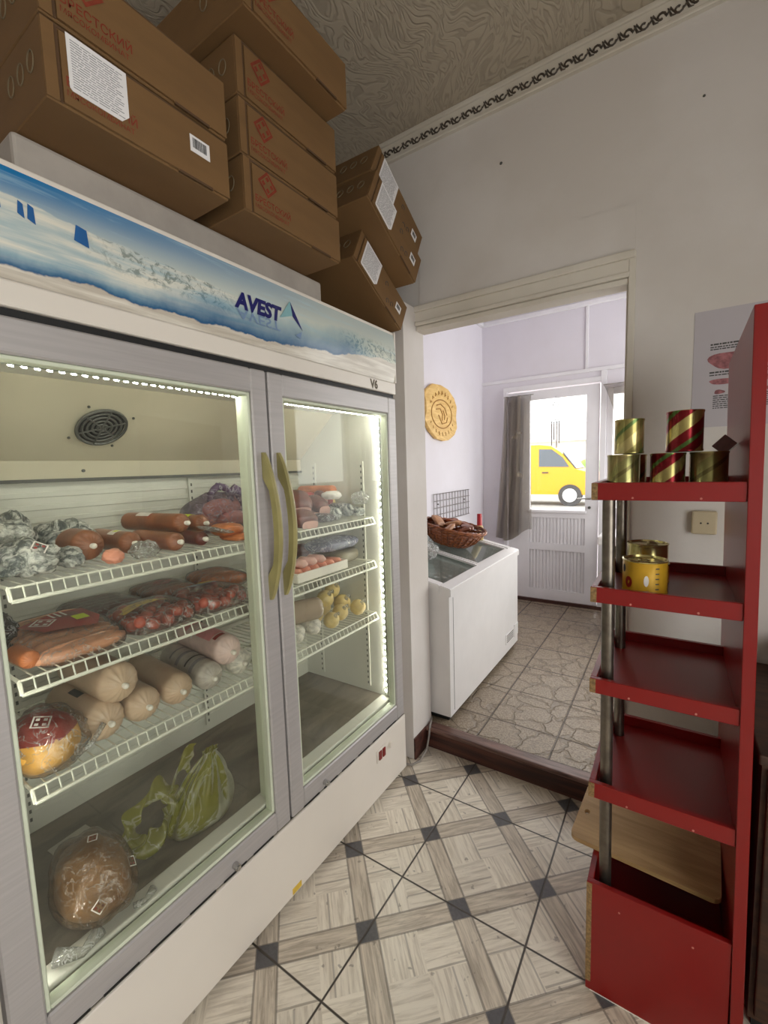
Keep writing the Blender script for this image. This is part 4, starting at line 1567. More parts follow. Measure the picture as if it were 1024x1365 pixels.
obj('bag_handles', bm, film('lilac_bag_handle', (128, 106, 142), .7), cb, smooth='all')

# --- fridge floor, left: brown bag and lime carrier bag
zf = .372
root = thing('bread_bag', 'bulging smoky film bag with red and white diamond logos on the fridge floor', 'bag', (-1.115, .388, zf + .001))
bm = blob_bm((.100, .070, .082), 61, .10, 2.0, 5, flat=-.07, fine=.02); move(bm, Matrix.Translation((-.02, .01, .073)))
obj('contents', bm, pm('tan_contents', (176, 136, 92), .5, var=.15, scale=8), root, smooth='all')
bm = blob_bm((.118, .080, .092), 61, .12, 2.0, 5, flat=-.073, fine=.03); move(bm, Matrix.Translation((-.018, .01, .0765)))
fl = obj('film', bm, 'film_brown', root, smooth='all')
for (px, py, pz, s_) in ((.082, -.018, .085, .016), (.055, .056, .105, .016), (-.005, .012, .168, .014)):
    nn = V((px + .018, py - .01, pz - .06)); nn = V((nn.x / .0139, nn.y / .0077, nn.z / .0085)).normalized()
    a = nn.cross(V((0, 0, 1))).normalized() * -1
    bm = BM(); diamond_logo(bm, V((px, py, pz)), a, nn.cross(a) * -1, nn, s_, 0, 1, lift=.012)
    obj('diamond_logo', bm, ['label_white', 'print_red'], fl, recalc=False)
bm = BM()
tube(bm, [(.075, -.02, .02), (.088, -.06, .014), (.055, -.10, .02)], [.016, .010, .017], 9)
tube(bm, [(.08, .05, .014), (.086, .075, .012), (.075, .10, .014)], [.008, .006, .010], 8)
obj('film_twist', bm, 'film_milky', root, smooth='all')

lg = thing('carrier_bag', 'lime green carrier bag with a loop handle on the fridge floor', 'bag', (-1.155, .700, zf + .001))
bm = BM()
na, nh = 96, 34
g = []
for ih in range(nh + 1):
    h_ = ih / nh
    row = []
    for ia in range(na):
        a = 2 * PI * ia / na
        prof_ = (1 - .08 * (1 - h_) ** 6) * (1 - h_ ** 1.7) ** .8 if h_ < 1 else 0
        prof_ = max(prof_, .10 + .10 * max(0, (h_ - .88) / .12))
        fold = 1 + .13 * math.sin(7 * a + 2.2 * h_ + .8) * h_ + .08 * math.sin(15 * a - 3 * h_) * h_ + .06 * mnoise.noise(V((math.cos(a) * 2, math.sin(a) * 2, h_ * 3)))
        if h_ < .06:
            prof_ *= .86 + .14 * (h_ / .06) ** .5
        rx, ry = .070 * prof_ * fold, .112 * prof_ * fold
        cx = .02 * h_ ; cy = -.005 + .035 * h_ * h_
        row.append(bm.verts.new((cx + rx * math.cos(a), cy + ry * math.sin(a), .205 * h_ + .006 * mnoise.noise(V((a, h_ * 5, 2))) * (1 if h_ > .05 else 0))))
    g.append(row)
for A, B in zip(g, g[1:]):
    for ia in range(na):
        q = (ia + 1) % na
        bm.faces.new((A[ia], A[q], B[q], B[ia]))
bm.faces.new(g[0][::-1])
obj('bag_film', bm, 'film_lime', lg, smooth='all')
bm = blob_bm((.052, .085, .055), 73, .2, 2.0, 4, flat=-.045); move(bm, Matrix.Translation((0, -.005, .050)))
obj('contents', bm, pm('dark_contents', (96, 88, 44), .7, var=.2), lg, smooth='all')
# flat loop handle lying to the left
bm = BM()
nt, ns = 72, 12
g = []
for it in range(nt):
    th_ = 2 * PI * it / nt
    wd = .034 + .020 * max(0, -math.sin(th_ + .5)) + .012 * math.sin(3 * th_ + 1) ** 2
    row = []
    for js in range(ns + 1):
        q = js / ns
        rr_ = .040 + wd * q + .004 * math.sin(9 * th_ + 4 * q)
        row.append(bm.verts.new((.012 * math.sin(5 * th_ + 5 * q) + .010 * math.sin(PI * q) * 2 - .01, -.142 + rr_ * 1.0 * math.cos(th_), .098 + rr_ * 1.05 * math.sin(th_) + .012 * q * math.sin(2 * th_))))
    g.append(row)
for it in range(nt):
    A, B = g[it], g[(it + 1) % nt]
    for js in range(ns):
        bm.faces.new((A[js], A[js + 1], B[js + 1], B[js]))
obj('bag_handle', bm, 'film_lime', lg, smooth='all')
bm = BM()
g = []
for it in range(25):
    q = it / 24
    row = []
    for js in range(9):
        w_ = (js / 8 - .5) * (.028 + .05 * q * q)
        row.append(bm.verts.new((.02 + .006 * math.sin(9 * w_ * 20), -.10 + .07 * q + w_ * .4, .150 + .075 * math.sin(q * 2.2) + w_)))
    g.append(row)
for A, B in zip(g, g[1:]):
    for js in range(8):
        bm.faces.new((A[js], A[js + 1], B[js + 1], B[js]))
obj('bag_handle', bm, 'film_lime', lg, smooth='all')
bm = BM(); box(bm, -.075, .075, -.05, .05, 0, .004, bev=.0015, seg=1)
o = obj('carton_sheet', bm, pm('pale_card', (176, 172, 160), .7), None); o.location = (-1.35, .455, .3705); o.rotation_euler = (0, 0, .1)
tag(o, 'pale flat card lying on the fridge floor behind the smoky bag', 'card')

# --- right half, top shelf
r1 = ZS[0] + .002
def joint(name, label, c, size, rot, group, seed):
    root = thing(name, label, 'meat pack', c, group)
    root.rotation_euler = rot
    bm = blob_bm(size, seed, .08, 2, 4, power=.75)
    obj('rind', bm, 'meat_darkred', root, smooth='all')
    bm = BM()
    pts = []
    for i in range(20):
        a = 2 * PI * i / 20
        pts.append(bm.verts.new((size[0] * 1.02, size[1] * .66 * math.copysign(abs(math.cos(a)) ** .7, math.cos(a)), size[2] * .66 * math.copysign(abs(math.sin(a)) ** .7, math.sin(a)))))
    bm.faces.new(pts)
    obj('cut_face', bm, 'meat_cut', root)
    return root


GJ = 'cut pink cured meats on the right top wire shelf'
joint('cured_meat', 'cured meat with a wide pink cut face, topmost left beside the door handles', (-1.235, 1.240, r1 + .088), (.070, .062, .028), (0, .5, -.5), GJ, 81)
joint('cured_meat', 'cured meat with a pink cut face, second from the door handles', (-1.225, 1.352, r1 + .066), (.070, .036, .032), (0, .3, -.4), GJ, 82)
joint('cured_meat', 'cured meat with a pink cut face at the front edge of the right top shelf', (-1.145, 1.185, r1 + .030), (.055, .048, .026), (0, .35, -.35), GJ, 83)
joint('cured_meat', 'dark cured meat filling the gap under the pink cut pieces', (-1.28, 1.30, r1 + .026), (.09, .09, .024), (0, 0, -.3), GJ, 84)
joint('cured_meat', 'small pale cut piece of cured meat between red wrapped packs at the back', (-1.29, 1.448, r1 + .090), (.05, .022, .026), (0, .2, -.5), GJ, 85)
sausage('red_wrapped_meat', 'red wrapped meat roll lying behind the pink cut pieces', (-1.30, 1.42, r1 + .092), (-1.38, 1.27, r1 + .100), .022, 'label_red', clip=False, cat='meat pack')
sausage('red_wrapped_meat', 'red wrapped meat roll standing out above the foil ended sausages', (-1.24, 1.468, r1 + .072), (-1.36, 1.43, r1 + .075), .020, 'label_red', clip=False, cat='meat pack')
sausage('foil_end_sausage', 'dark sausage with a silver crimped end at the front of the right top shelf', (-1.125, 1.372, r1 + .028), (-1.32, 1.39, r1 + .028), .026, 'foil', 'dark sausages with silver crimped ends', crease=.15, clip=False)
sausage('foil_end_sausage', 'dark sausage with a silver crimped end, further right near the light strip', (-1.135, 1.468, r1 + .036), (-1.34, 1.47, r1 + .036), .028, 'foil', 'dark sausages with silver crimped ends', crease=.15, clip=False)
sausage('smoked_sausage', 'honey brown smoked sausage, highest one at the back right of the right top shelf', (-1.26, 1.520, r1 + .112), (-1.45, 1.475, r1 + .112), .027, 'meat_orange', clip=False)
sausage('smoked_sausage', 'beige smoked sausage lying crosswise below the honey brown one', (-1.28, 1.535, r1 + .060), (-1.40, 1.40, r1 + .060), .022, 'cheese', clip=False)
sausage('smoked_sausage', 'dark smoked sausage with a lime tag at the back behind the pink cut pieces', (-1.42, 1.36, r1 + .125), (-1.45, 1.16, r1 + .125), .022, 'meat_darkred', clip=False,
        bands=((.05, .28, 'label_lime', .6, 2.2),))
sausage('smoked_sausage', 'dark smoked sausage lying at the very back of the right top shelf', (-1.43, 1.34, r1 + .080), (-1.46, 1.10, r1 + .080), .022, 'meat_brown', clip=False)
bm = blob_bm((.035, .04, .030), 91, .25, 2.6, 4, flat=-.026, fine=.05)
o = obj('crumpled_wrap', bm, 'film_milky', smooth='all'); o.location = (-1.125, 1.515, r1 + .084)
tag(o, 'crumpled clear wrap beside the vertical light strip on the right top shelf', 'film')

for k, (x, y, z, sz, mt, lab) in enumerate((
        (-1.335, 1.335, .070, (.045, .07, .024), 'meat_rose', 'rose vacuum packed meat on top of the heap behind the pink cut pieces'),
        (-1.155, 1.300, .018, (.05, .045, .017), 'pack_dark', 'dark vacuum pack at the front edge under the pink cut pieces'),
        (-1.21, 1.425, .098, (.04, .035, .018), 'label_white', 'white wrapped pack lying on the foil ended sausages'),
        (-1.165, 1.520, .022, (.05, .030, .020), 'foil', 'silver grey pack at the front right corner of the right top shelf'))):
    bm = blob_bm(sz, 180 + k, .2, 2.2, 4, flat=-sz[2] * .85, fine=.05, power=.8)
    o = obj('vacuum_pack', bm, mt, smooth='all'); o.location = (x, y, r1 + z + .002)
    tag(o, lab, 'food pack')

# --- right half, middle shelf
r2 = ZS[1] + .002
sausage('dark_sausage', 'dark sausage with a tied end above the white tray', (-1.29, 1.375, r2 + .064), (-1.40, 1.20, r2 + .064), .028, 'meat_darkred', crease=.12, clip=False)
tr = thing('sausage_tray', 'white tray of pale rose sausages on the right middle shelf', 'tray', (-1.155, 1.235, r2))
bm = BM(); box(bm, -.055, .055, -.14, .14, 0, .004, bev=.0015, seg=1)
for (a, b, c_, d_) in ((-.058, -.053, -.142, .142), (.053, .058, -.142, .142), (-.055, .055, -.143, -.138), (-.055, .055, .138, .143)):
    box(bm, a, b, c_, d_, .002, .036, bev=.001, seg=1)
obj('tray', bm, 'clip', tr)
for i in range(6):
    y = -.112 + i * .045
    bm = BM(); tube(bm, [(-.045, y, .026), (-.03, y, .027), (.03, y + .004, .027), (.045, y + .004, .026)], [.006, .019, .019, .006], 12)
    obj('sausage', bm, 'meat_rose', tr, smooth='all')
for i in range(3):
    y = -.085 + i * .05
    bm = BM(); tube(bm, [(-.045, y, .058), (-.03, y, .059), (.03, y + .004, .059), (.045, y + .004, .058)], [.006, .016, .016, .006], 12)
    obj('sausage', bm, 'meat_cut', tr, smooth='all')
bm = blob_bm((.075, .135, .026), 95, .08, 2, 4, flat=-.02, power=.7)
o = obj('vacuum_pack', bm, film('grey_blue_pack', (126, 128, 152), .85, .12, .2), smooth='all'); o.location = (-1.215, 1.425, r2 + .086)
tag(o, 'long grey blue vacuum pack lying high on the right middle shelf', 'food pack')
bm = blob_bm((.085, .10, .034), 96, .08, 2, 4, flat=-.028, power=.75)
o = obj('olive_pack', bm, pm('olive_grey_pack', (120, 112, 92), .4, var=.2), smooth='all'); o.location = (-1.225, 1.455, r2 + .029)
tag(o, 'olive grey meat pack under the long grey blue pack', 'food pack')
bm = blob_bm((.06, .10, .030), 97, .1, 2, 4, flat=-.024, power=.75)
o = obj('grey_pack', bm, pm('dull_grey_pack', (128, 120, 112), .4, var=.2), smooth='all'); o.location = (-1.40, 1.46, r2 + .030)
tag(o, 'dull grey meat pack at the back of the right middle shelf', 'food pack')

# --- right half, bottom shelf
r3 = ZS[2] + .002
sausage('cooked_sausage', 'shiny brown grey cooked sausage lying across two netted ones behind the right door', (-1.115, 1.230, r3 + .112), (-1.19, 1.02, r3 + .112), .042, pm('brown_grey_casing', (158, 140, 122), .25, var=.1, scale=12), crease=.14, clip=False)
sausage('netted_sausage', 'white netted sausage end, lower left of the right lowest shelf', (-1.115, 1.118, r3 + .037), (-1.35, 1.10, r3 + .037), .035, 'netted', 'white netted sausages behind the right door', crease=.14, clip=False)
sausage('netted_sausage', 'white netted sausage end next to the yellow smoked cheeses', (-1.12, 1.212, r3 + .034), (-1.36, 1.205, r3 + .034), .032, 'netted', 'white netted sausages behind the right door', crease=.14, clip=False)
sausage('cooked_sausage', 'grey sausage end at the back beside the door handles on the right lowest shelf', (-1.30, 1.16, r3 + .100), (-1.45, 1.10, r3 + .100), .036, 'meat_grey', crease=.14, clip=False)
GC = 'yellow smoked cheeses on the right lowest shelf'
for k, (x, y, z, r_, lab) in enumerate(((-1.20, 1.345, .098, .036, 'topmost yellow smoked cheese ball with a twisted neck'),
                                        (-1.13, 1.298, .033, .032, 'yellow brown smoked cheese at the front, beside the netted sausages'),
                                        (-1.155, 1.385, .035, .034, 'yellow smoked cheese in the front row, middle one'),
                                        (-1.22, 1.300, .036, .034, 'yellow smoked cheese in the back row beneath the topmost ball'),
                                        (-1.26, 1.395, .036, .034, 'yellow smoked cheese in the back row, middle one'),
                                        (-1.22, 1.478, .040, .038, 'pale yellow smoked cheese in the back row near the light strip'),
                                        (-1.13, 1.475, .036, .034, 'pale yellow smoked cheese in the front row near the light strip'),
                                        (-1.25, 1.450, .104, .034, 'upper pale yellow smoked cheese leaning back near the light strip'))):
    root = thing('smoked_cheese', lab, 'cheese', (x, y, r3 + z - r_ * .96), GC)
    bm = blob_bm((r_, r_, r_), 100 + k, .06, 2.2, 4); move(bm, Matrix.Translation((0, 0, r_ * .98)))
    obj('cheese', bm, 'cheese', root, smooth='all')
    bm = BM(); tube(bm, [(r_ * .6, .0, r_ * 1.55), (r_ * .8, .004, r_ * 1.9), (r_ * 1.1, .006, r_ * 1.95)], [r_ * .35, r_ * .14, r_ * .24], 9)
    obj('twisted_neck', bm, 'film_milky', root, smooth='all')

#==CARTONS==
# ------------------------------------------------------------------ cartons on the fridge
CL, CD, CH = .366, .62, .1285


def build_carton():
    """local frame: x to the right along the front, y away from the front, z up; origin front left bottom"""
    root = thing('cardboard_box', 'x', 'box', (0, 0, 0), 'brown cardboard cartons stacked on the fridge')
    bm = BM()
    box(bm, 0, CL, .004, CD, .0, CH, bev=.002, seg=1)
    obj('carton', bm, 'carton', root)
    bm = BM()
    # front flap: standing proud of the body, left stile and closing tab
    box(bm, .0, .020, 0, .0045, .002, CH - .004, bev=.0008, seg=1)
    poly = [(.026, .004), (.235, .004), (.240, .0), (.318, .0), (.323, .004), (CL, .004), (CL, CH - .006), (.026, CH - .010)]
    prism(bm, poly, lambda u, v: V((u, -.001, v)), (0, .0052, 0))
    obj('front_flap', bm, 'carton', root)
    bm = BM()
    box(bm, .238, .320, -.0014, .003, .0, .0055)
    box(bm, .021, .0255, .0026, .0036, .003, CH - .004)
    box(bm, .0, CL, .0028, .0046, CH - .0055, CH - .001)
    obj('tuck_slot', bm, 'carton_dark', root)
    # fold mark on the left end: carrying symbols
    bm = BM()
    for yy in (.05, .095, .14):
        pts = [(-.0008, yy + .013 * math.cos(a), .075 + .017 * math.sin(a)) for a in [2 * PI * i / 16 for i in range(16)]]
        tube(bm, pts, .0014, 5, closed=True)
    obj('handling_symbols', bm, pm('pale_ink', (112, 98, 74), .8), root)
    return root


def carton_print(root, z=.0, scale=1.0, logo=True):
    bm = BM()
    X, Z, N = V((1, 0, 0)), V((0, 0, 1)), V((0, -1, 0))
    if logo:
        diamond_logo(bm, (.074, -.0012, .088), X, Z, N, .032, 0, 0, th=.16, lift=.0008)
    text_bm(bm, 'БРЕСТСКИЙ', .0215 * scale, (.030, -.0012, .034), X, Z, .0006, 0, bold=.012, sx=.94)
    text_bm(bm, 'МЯСОКОМБИНАТ', .0135 * scale, (.030, -.0012, .018), X, Z, .0006, 0, bold=.006, sx=.98)
    return obj('red_print', bm, 'print_red', root)


def carton_label(root, x0, x1, z0, z1, dog=True):
    bm = BM()
    c = .014
    poly = [(x0, z0 + .004), (x0 + .004, z0), (x1 - c, z0), (x1, z0 + c), (x1, z1), (x0, z1)]
    prism(bm, poly, lambda u, v: V((u, -.0022, v)), (0, .0009, 0))
    lab = obj('shipping_label', bm, 'paper', root)
    lab['label'] = 'white printed shipping label'
    bm = BM()
    rnd = random.Random(5)
    zz = z1 - .008
    while zz > z0 + .008:
        xa = x0 + .006
        while xa < x1 - .018:
            w_ = rnd.uniform(.006, .02)
            box(bm, xa, min(xa + w_, x1 - .008), -.0026, -.0021, zz - .0012, zz)
            xa += w_ + .002
        zz -= .0042
    obj('small_print', bm, 'print_soft', lab)


def carton_barcode(root, x0, z0, w_=.040, h=.031):
    bm = BM(); box(bm, x0, x0 + w_, -.0022, -.0012, z0, z0 + h)
    st = obj('barcode_sticker', bm, 'paper', root)
    bm = BM()
    rnd = random.Random(2)
    xa = x0 + .006
    while xa < x0 + w_ - .008:
        w2_ = rnd.choice((.0006, .001, .0016))
        box(bm, xa, xa + w2_, -.0026, -.0021, z0 + .009, z0 + h - .005)
        xa += w2_ + rnd.choice((.0006, .001))
    obj('bars', bm, 'print_grey', st)


def frame_mat(org, e1, e3):
    e1, e3 = V(e1).normalized(), V(e3).normalized()
    e2 = e3.cross(e1).normalized()
    M = Matrix((e1, e2, e3)).transposed().to_4x4()
    M.translation = V(org)
    return M


proto = build_carton()
protoB = copy_thing(proto)
carton_print(protoB)
protoC = copy_thing(proto)
carton_label(protoC, .040, .150, .012, CH - .010)
carton_barcode(protoC, .290, .050)
bm = BM()
for (a, b) in ((.205, .085), (.265, .040), (.235, .03)):
    tube(bm, [(a + .010 * math.cos(t), -.0012, b + .010 * math.sin(t)) for t in (0, .9, 1.8, 2.7, 3.6, 4.5)], .0012, 5)
obj('printed_symbols', bm, 'print_grey', protoC)
Yv, Zv = (0, 1, 0), (0, 0, 1)
A0 = (-.900, .371, 2.0435)
proto.matrix_world = frame_mat(A0, Yv, Zv)
carton_print(proto, logo=False)
carton_label(proto, .036, .137, .030, .122)
carton_barcode(proto, .268, .058, .048, .034)
proto['label'] = 'brown carton with the big white shipping label, bottom left on the fridge'
a2 = copy_thing(protoB, 'brown carton with large red lettering, on top of the one with the big white label')
a2.matrix_world = frame_mat((-.898, .371, 2.0435 + CH + .003), Yv, Zv)
protoB.matrix_world = frame_mat((-.895, .780, 2.0435), Yv, Zv)
protoB['label'] = 'lowest carton of the middle stack, resting on the fridge housing'
b2 = copy_thing(protoB, 'second carton from the bottom of the middle stack'); b2.matrix_world = frame_mat((-.897, .778, 2.0435 + (CH + .003)), Yv, Zv)
b3 = copy_thing(protoB, 'third carton from the bottom of the middle stack'); b3.matrix_world = frame_mat((-.896, .777, 2.0435 + 2 * (CH + .003)), Yv, Zv)
b4 = copy_thing(protoB, 'topmost carton of the middle stack, jutting out towards the room'); b4.matrix_world = frame_mat((-.826, .750, 2.0435 + 3 * (CH + .003)), Yv, Zv)
# the leaning stack at the right end
yw, pt = math.radians(1.5), math.radians(28.5)
e1 = V((-math.sin(yw) * math.cos(pt), math.cos(yw) * math.cos(pt), -math.sin(pt)))
e2o = e1.cross(V((0, 0, 1))).normalized()
e3 = e2o.cross(e1)
P1 = V((-.950, 1.292, 2.136))
for k, (a, b) in enumerate(((0.0, 0.0), (-.095, .082), (-.100, .060))):
    q = protoC if k == 0 else copy_thing(protoC)
    org = P1 + e3 * (k * (CH + .002)) + e1 * a + e2o * b
    q.matrix_world = frame_mat(org, e1, e3)
    q['label'] = ('lowest carton of the leaning stack at the right end of the fridge',
                  'middle carton of the leaning stack, sticking out past the one below',
                  'topmost carton of the leaning stack near the cornice')[k]

#==RACK==
# ------------------------------------------------------------------ red display stand
ry0, ry1 = 1.135, 1.520
rk = thing('display_stand', 'red tray shelf stand with steel posts in front of the doorway wall', 'shelf stand', (0, 0, 0))
trays = ((1.349, .041, .0), (1.098, .038, .004), (.868, .037, .008), (.594, .040, .012))
def lean(z):
    return (1.35 - z) * .014
for zt, h, off in trays:
    o_ = lean(zt)
    x0, x1 = -.160 + o_ * .4, .126 + o_
    bm = BM()
    box(bm, x0, x1, ry0, ry0 + .014, zt - h, zt, 0, .0012, 1)
    box(bm, x0 + .002, x1, ry1 - .014, ry1, zt - h, zt, 0, .0012, 1)
    box(bm, x0, x0 + .014, ry0 + .014, ry1 - .014, zt - h, zt, 0, .0012, 1)
    box(bm, x0 + .014, x1, ry0 + .014, ry1 - .014, zt - h, zt - h + .012, 0)
    t_ = obj('tray', bm, 'red_board', rk)
    bm = BM(); box(bm, x0 - .0006, x0 + .013, ry0 - .0006, ry0, zt - h + .001, zt - .001); box(bm, x0 - .0006, x0, ry0, ry0 + .013, zt - h + .001, zt - .001)
    obj('raw_edge', bm, 'chip_edge', t_)
    bm = BM()
    for xx in (x0 + .085, x1 - .075):
        rod(bm, (xx, ry0, zt - h + .006), (xx, ry0 - .0012, zt - h + .006), .0024, 8)
    obj('screw_caps', bm, 'cap', t_)
# base box
zt = .318
o_ = lean(zt)
x0, x1 = -.156, .126 + o_
bm = BM()
box(bm, x0, x1, ry0, ry0 + .014, .006, zt, 0, .0012, 1)
box(bm, x0, x1, ry1 - .014, ry1, .006, zt, 0, .0012, 1)
box(bm, x0, x0 + .014, ry0 + .014, ry1 - .014, .006, zt, 0, .0012, 1)
box(bm, x0 + .014, x1, ry0 + .014, ry1 - .014, .17, .184)
base = obj('base_box', bm, 'red_board', rk)
bm = BM(); box(bm, x0 - .0006, x0 + .012, ry0 - .0006, ry0, .03, zt - .004); box(bm, x0 - .0006, x0, ry0, ry0 + .014, .03, zt - .004)
obj('raw_edge', bm, 'chip_edge', base)
bm = BM(); box(bm, x0 + .01, x1, ry0 + .003, ry1 - .003, 0, .0065); obj('glides', bm, 'clip', base)
bm = BM()
for xx in (x0 + .075, x1 - .07):
    rod(bm, (xx, ry0, zt - .05), (xx, ry0 - .0012, zt - .05), .0024, 8)
obj('screw_caps', bm, 'cap', base)
# tall side panel with a sloping top corner
bm = BM()
poly = [(ry0 - .004, .004), (1.595, .004), (1.595, 1.640), (1.560, 1.682), (1.20, 1.690), (ry0 - .004, 1.688)]
poly = [(ry0 - .004, .0), (1.590, .0), (1.590, 1.660), (ry0 - .004, 1.690)]
for (a, b) in ((0, 1),):
    va = [bm.verts.new((.126 + lean(v), u, v)) for u, v in poly]
    vb = [bm.verts.new((.149 + lean(v), u, v)) for u, v in poly]
    bm.faces.new(va[::-1]); bm.faces.new(vb)
    for i in range(4):
        j = (i + 1) % 4
        bm.faces.new((va[i], va[j], vb[j], vb[i]))
bmesh.ops.bevel(bm, geom=list(bm.edges), offset=.0012, segments=1, affect='EDGES')
obj('side_panel', bm, 'red_board', rk)
for (xx, yy, zb_, nm) in ((-.128, 1.182, .184, 'front'), (-.122, 1.440, .567, 'back')):
    bm = BM()
    rod(bm, (xx + (.010 if nm == 'front' else .006), yy, zb_), (xx, yy, 1.312), .0145, 20)
    obj('post', bm, 'chrome', rk, smooth=True)
    # nuts under each tray

# cutting board on the base
bm = BM()
c = .022
w_, d_ = .348, .250
poly = []
for (cx, cy, a0) in ((c, c, PI), (w_ - c, c, 1.5 * PI), (w_ - c, d_ - c, 0), (c, d_ - c, .5 * PI)):
    for i in range(5):
        a = a0 + i / 4 * PI / 2
        poly.append((cx + c * math.cos(a), cy + c * math.sin(a)))
hole = [(.022 + .0075 * math.cos(2 * PI * i / 12), .118 + .0105 * math.sin(2 * PI * i / 12)) for i in range(12)]
a_ = [bm.verts.new((u, v, .012)) for u, v in poly]
b_ = [bm.verts.new((u, v, 0)) for u, v in poly]
ha = [bm.verts.new((u, v, .012)) for u, v in hole]
hb2 = [bm.verts.new((u, v, 0)) for u, v in hole]
def loop_edges(vs):
    return [bm.edges.new((vs[i], vs[(i + 1) % len(vs)])) for i in range(len(vs))]
et = loop_edges(a_) + loop_edges(ha)
bmesh.ops.triangle_fill(bm, use_beauty=True, edges=et)
eb = loop_edges(b_) + loop_edges(hb2)
bmesh.ops.triangle_fill(bm, use_beauty=True, edges=eb)
for A, B in ((a_, b_), (ha, hb2)):
    for i in range(len(A)):
        j = (i + 1) % len(A)
        bm.faces.new((A[i], A[j], B[j], B[i]))
cbd = obj('cutting_board', bm, 'board_wood')
cbd.location = (-.219, 1.247, .319)
cbd.rotation_euler = (0, 0, -.06)
tag(cbd, 'pale plywood board with a hang hole across the base of the red stand', 'board')


# cans
def can(loc, r, h, mat, label, group, rot=0.0):
    root = thing('tin_can', label, 'can', loc, group, rot)
    bm = BM()
    lathe(bm, [(0, .002), (r * .93, .002), (r * .95, 0), (r, .0015), (r, .004), (r * .975, .006), (r * .975, h - .006), (r, h - .004), (r, h - .001)], 40)
    obj('tin_body', bm, mat, root, smooth=True)
    bm = BM()
    lathe(bm, [(r, h - .001), (r * .985, h), (r * .93, h), (r * .91, h - .004), (r * .7, h - .0035), (r * .66, h - .0025), (0, h - .003)], 40)
    obj('lid', bm, 'tin', root, smooth=True)
    return root


GCAN = 'gold tin cans on the top tray of the red stand'
zt1 = 1.349 - .041 + .012
can((-.108, 1.290, zt1), .038, .094, 'can_olive', 'plain olive gold can at the left, bottom of the left pair', GCAN, 1.0)
can((-.096, 1.285, zt1 + .0955), .034, .086, 'can_gold', 'gold can standing on the leftmost can', GCAN, .3)
can((-.098, 1.400, zt1), .038, .094, 'can_gold', 'gold can half hidden behind the left pair', GCAN, 2.2)
can((-.012, 1.290, zt1), .038, .094, 'can_red', 'red and gold striped can in the middle of the bottom row', GCAN, 2.6)
can((.070, 1.300, zt1), .039, .094, 'can_olive', 'brownish can at the right of the bottom row beside the red panel', GCAN, 3.9)
can((.020, 1.282, zt1 + .0955), .0385, .096, 'can_red', 'red striped gold can standing on top of the middle cans', GCAN, -1.1)
# little packet on the right hand can
root = thing('paper_packet', 'small dark packet leaning on the right hand can against the red panel', 'packet', (.086, 1.305, zt1 + .0955))
bm = BM(); box(bm, -.016, .016, -.002, .003, 0, .036, bev=.001, seg=1); move(bm, Matrix.Rotation(.75, 4, 'Y'))
obj('sleeve', bm, pm('dark_packet_print', (92, 40, 36), .4, var=.3, scale=60), root)
bm = BM(); box(bm, .0165, .0185, -.003, .004, .0, .037); move(bm, Matrix.Rotation(.75, 4, 'Y'))
obj('pale_edge', bm, 'paper', root)
# yellow tins on the second tray
zt2 = 1.098 - .038 + .012


def flat_tin(loc, r, h, mat, label, rot, badge=False):
    root = thing('flat_tin', label, 'tin', loc, 'flat yellow tins on the second tray of the red stand', rot)
    bm = BM(); lathe(bm, [(0, .001), (r * .95, 0), (r, .003), (r * .98, .006), (r * .98, h - .006), (r, h - .003)], 40)
    obj('tin_body', bm, mat, root, smooth=True)
    bm = BM(); lathe(bm, [(r, h - .003), (r * 1.01, h), (r * .94, h + .001), (r * .91, h - .004), (r * .75, h - .003), (0, h - .003)], 40)
    ld = obj('lid', bm, 'tin', root, smooth=True)
    bm = BM()
    tube(bm, [(r * .25 + .012 * math.cos(a), .012 * math.sin(a), h) for a in [2 * PI * i / 14 for i in range(14)]], .0016, 6, closed=True)
    obj('pull_ring', bm, 'tin', ld, smooth=True)
    if badge:
        bm = BM()
        def cyl(a, z):
            return V((r * .992 * math.cos(a), r * .992 * math.sin(a), z))
        def patch(ca, cz, wa, hz, mi):
            vs = [bm.verts.new(cyl(ca + wa * math.cos(t), cz + hz * math.sin(t))) for t in [2 * PI * i / 16 for i in range(16)]]
            bm.faces.new(vs).material_index = mi
        patch(-.62, h * .36, .20, h * .17, 0)
        obj('red_badge', bm, ['label_red'], root)
        bm = BM()
        patch(.22, h * .45, .11, h * .16, 1)
        patch(-.95, h * .74, .12, h * .12, 2)
        for zz in (.2, .35, .5, .65, .8):
            vs = [bm.verts.new(cyl(a, zz * h + d_)) for a, d_ in ((.62, 0), (.8, 0), (.8, .003), (.62, .003))]
            bm.faces.new(vs).material_index = 2
        obj('printed_badges', bm, ['label_red', 'label_white', 'print_grey'], root)
    return root


flat_tin((-.052, 1.245, zt2), .0495, .083, 'tin_yellow', 'yellow flat tin with a red badge, in front of the other two', -PI / 2 - .1, True)
flat_tin((-.050, 1.365, zt2), .050, .052, 'tin_yellow', 'flat tin at the bottom of the pair behind the yellow one', -.3)
flat_tin((-.052, 1.370, zt2 + .0535), .049, .050, 'tin', 'flat gold tin stacked on top behind the yellow one', .5)

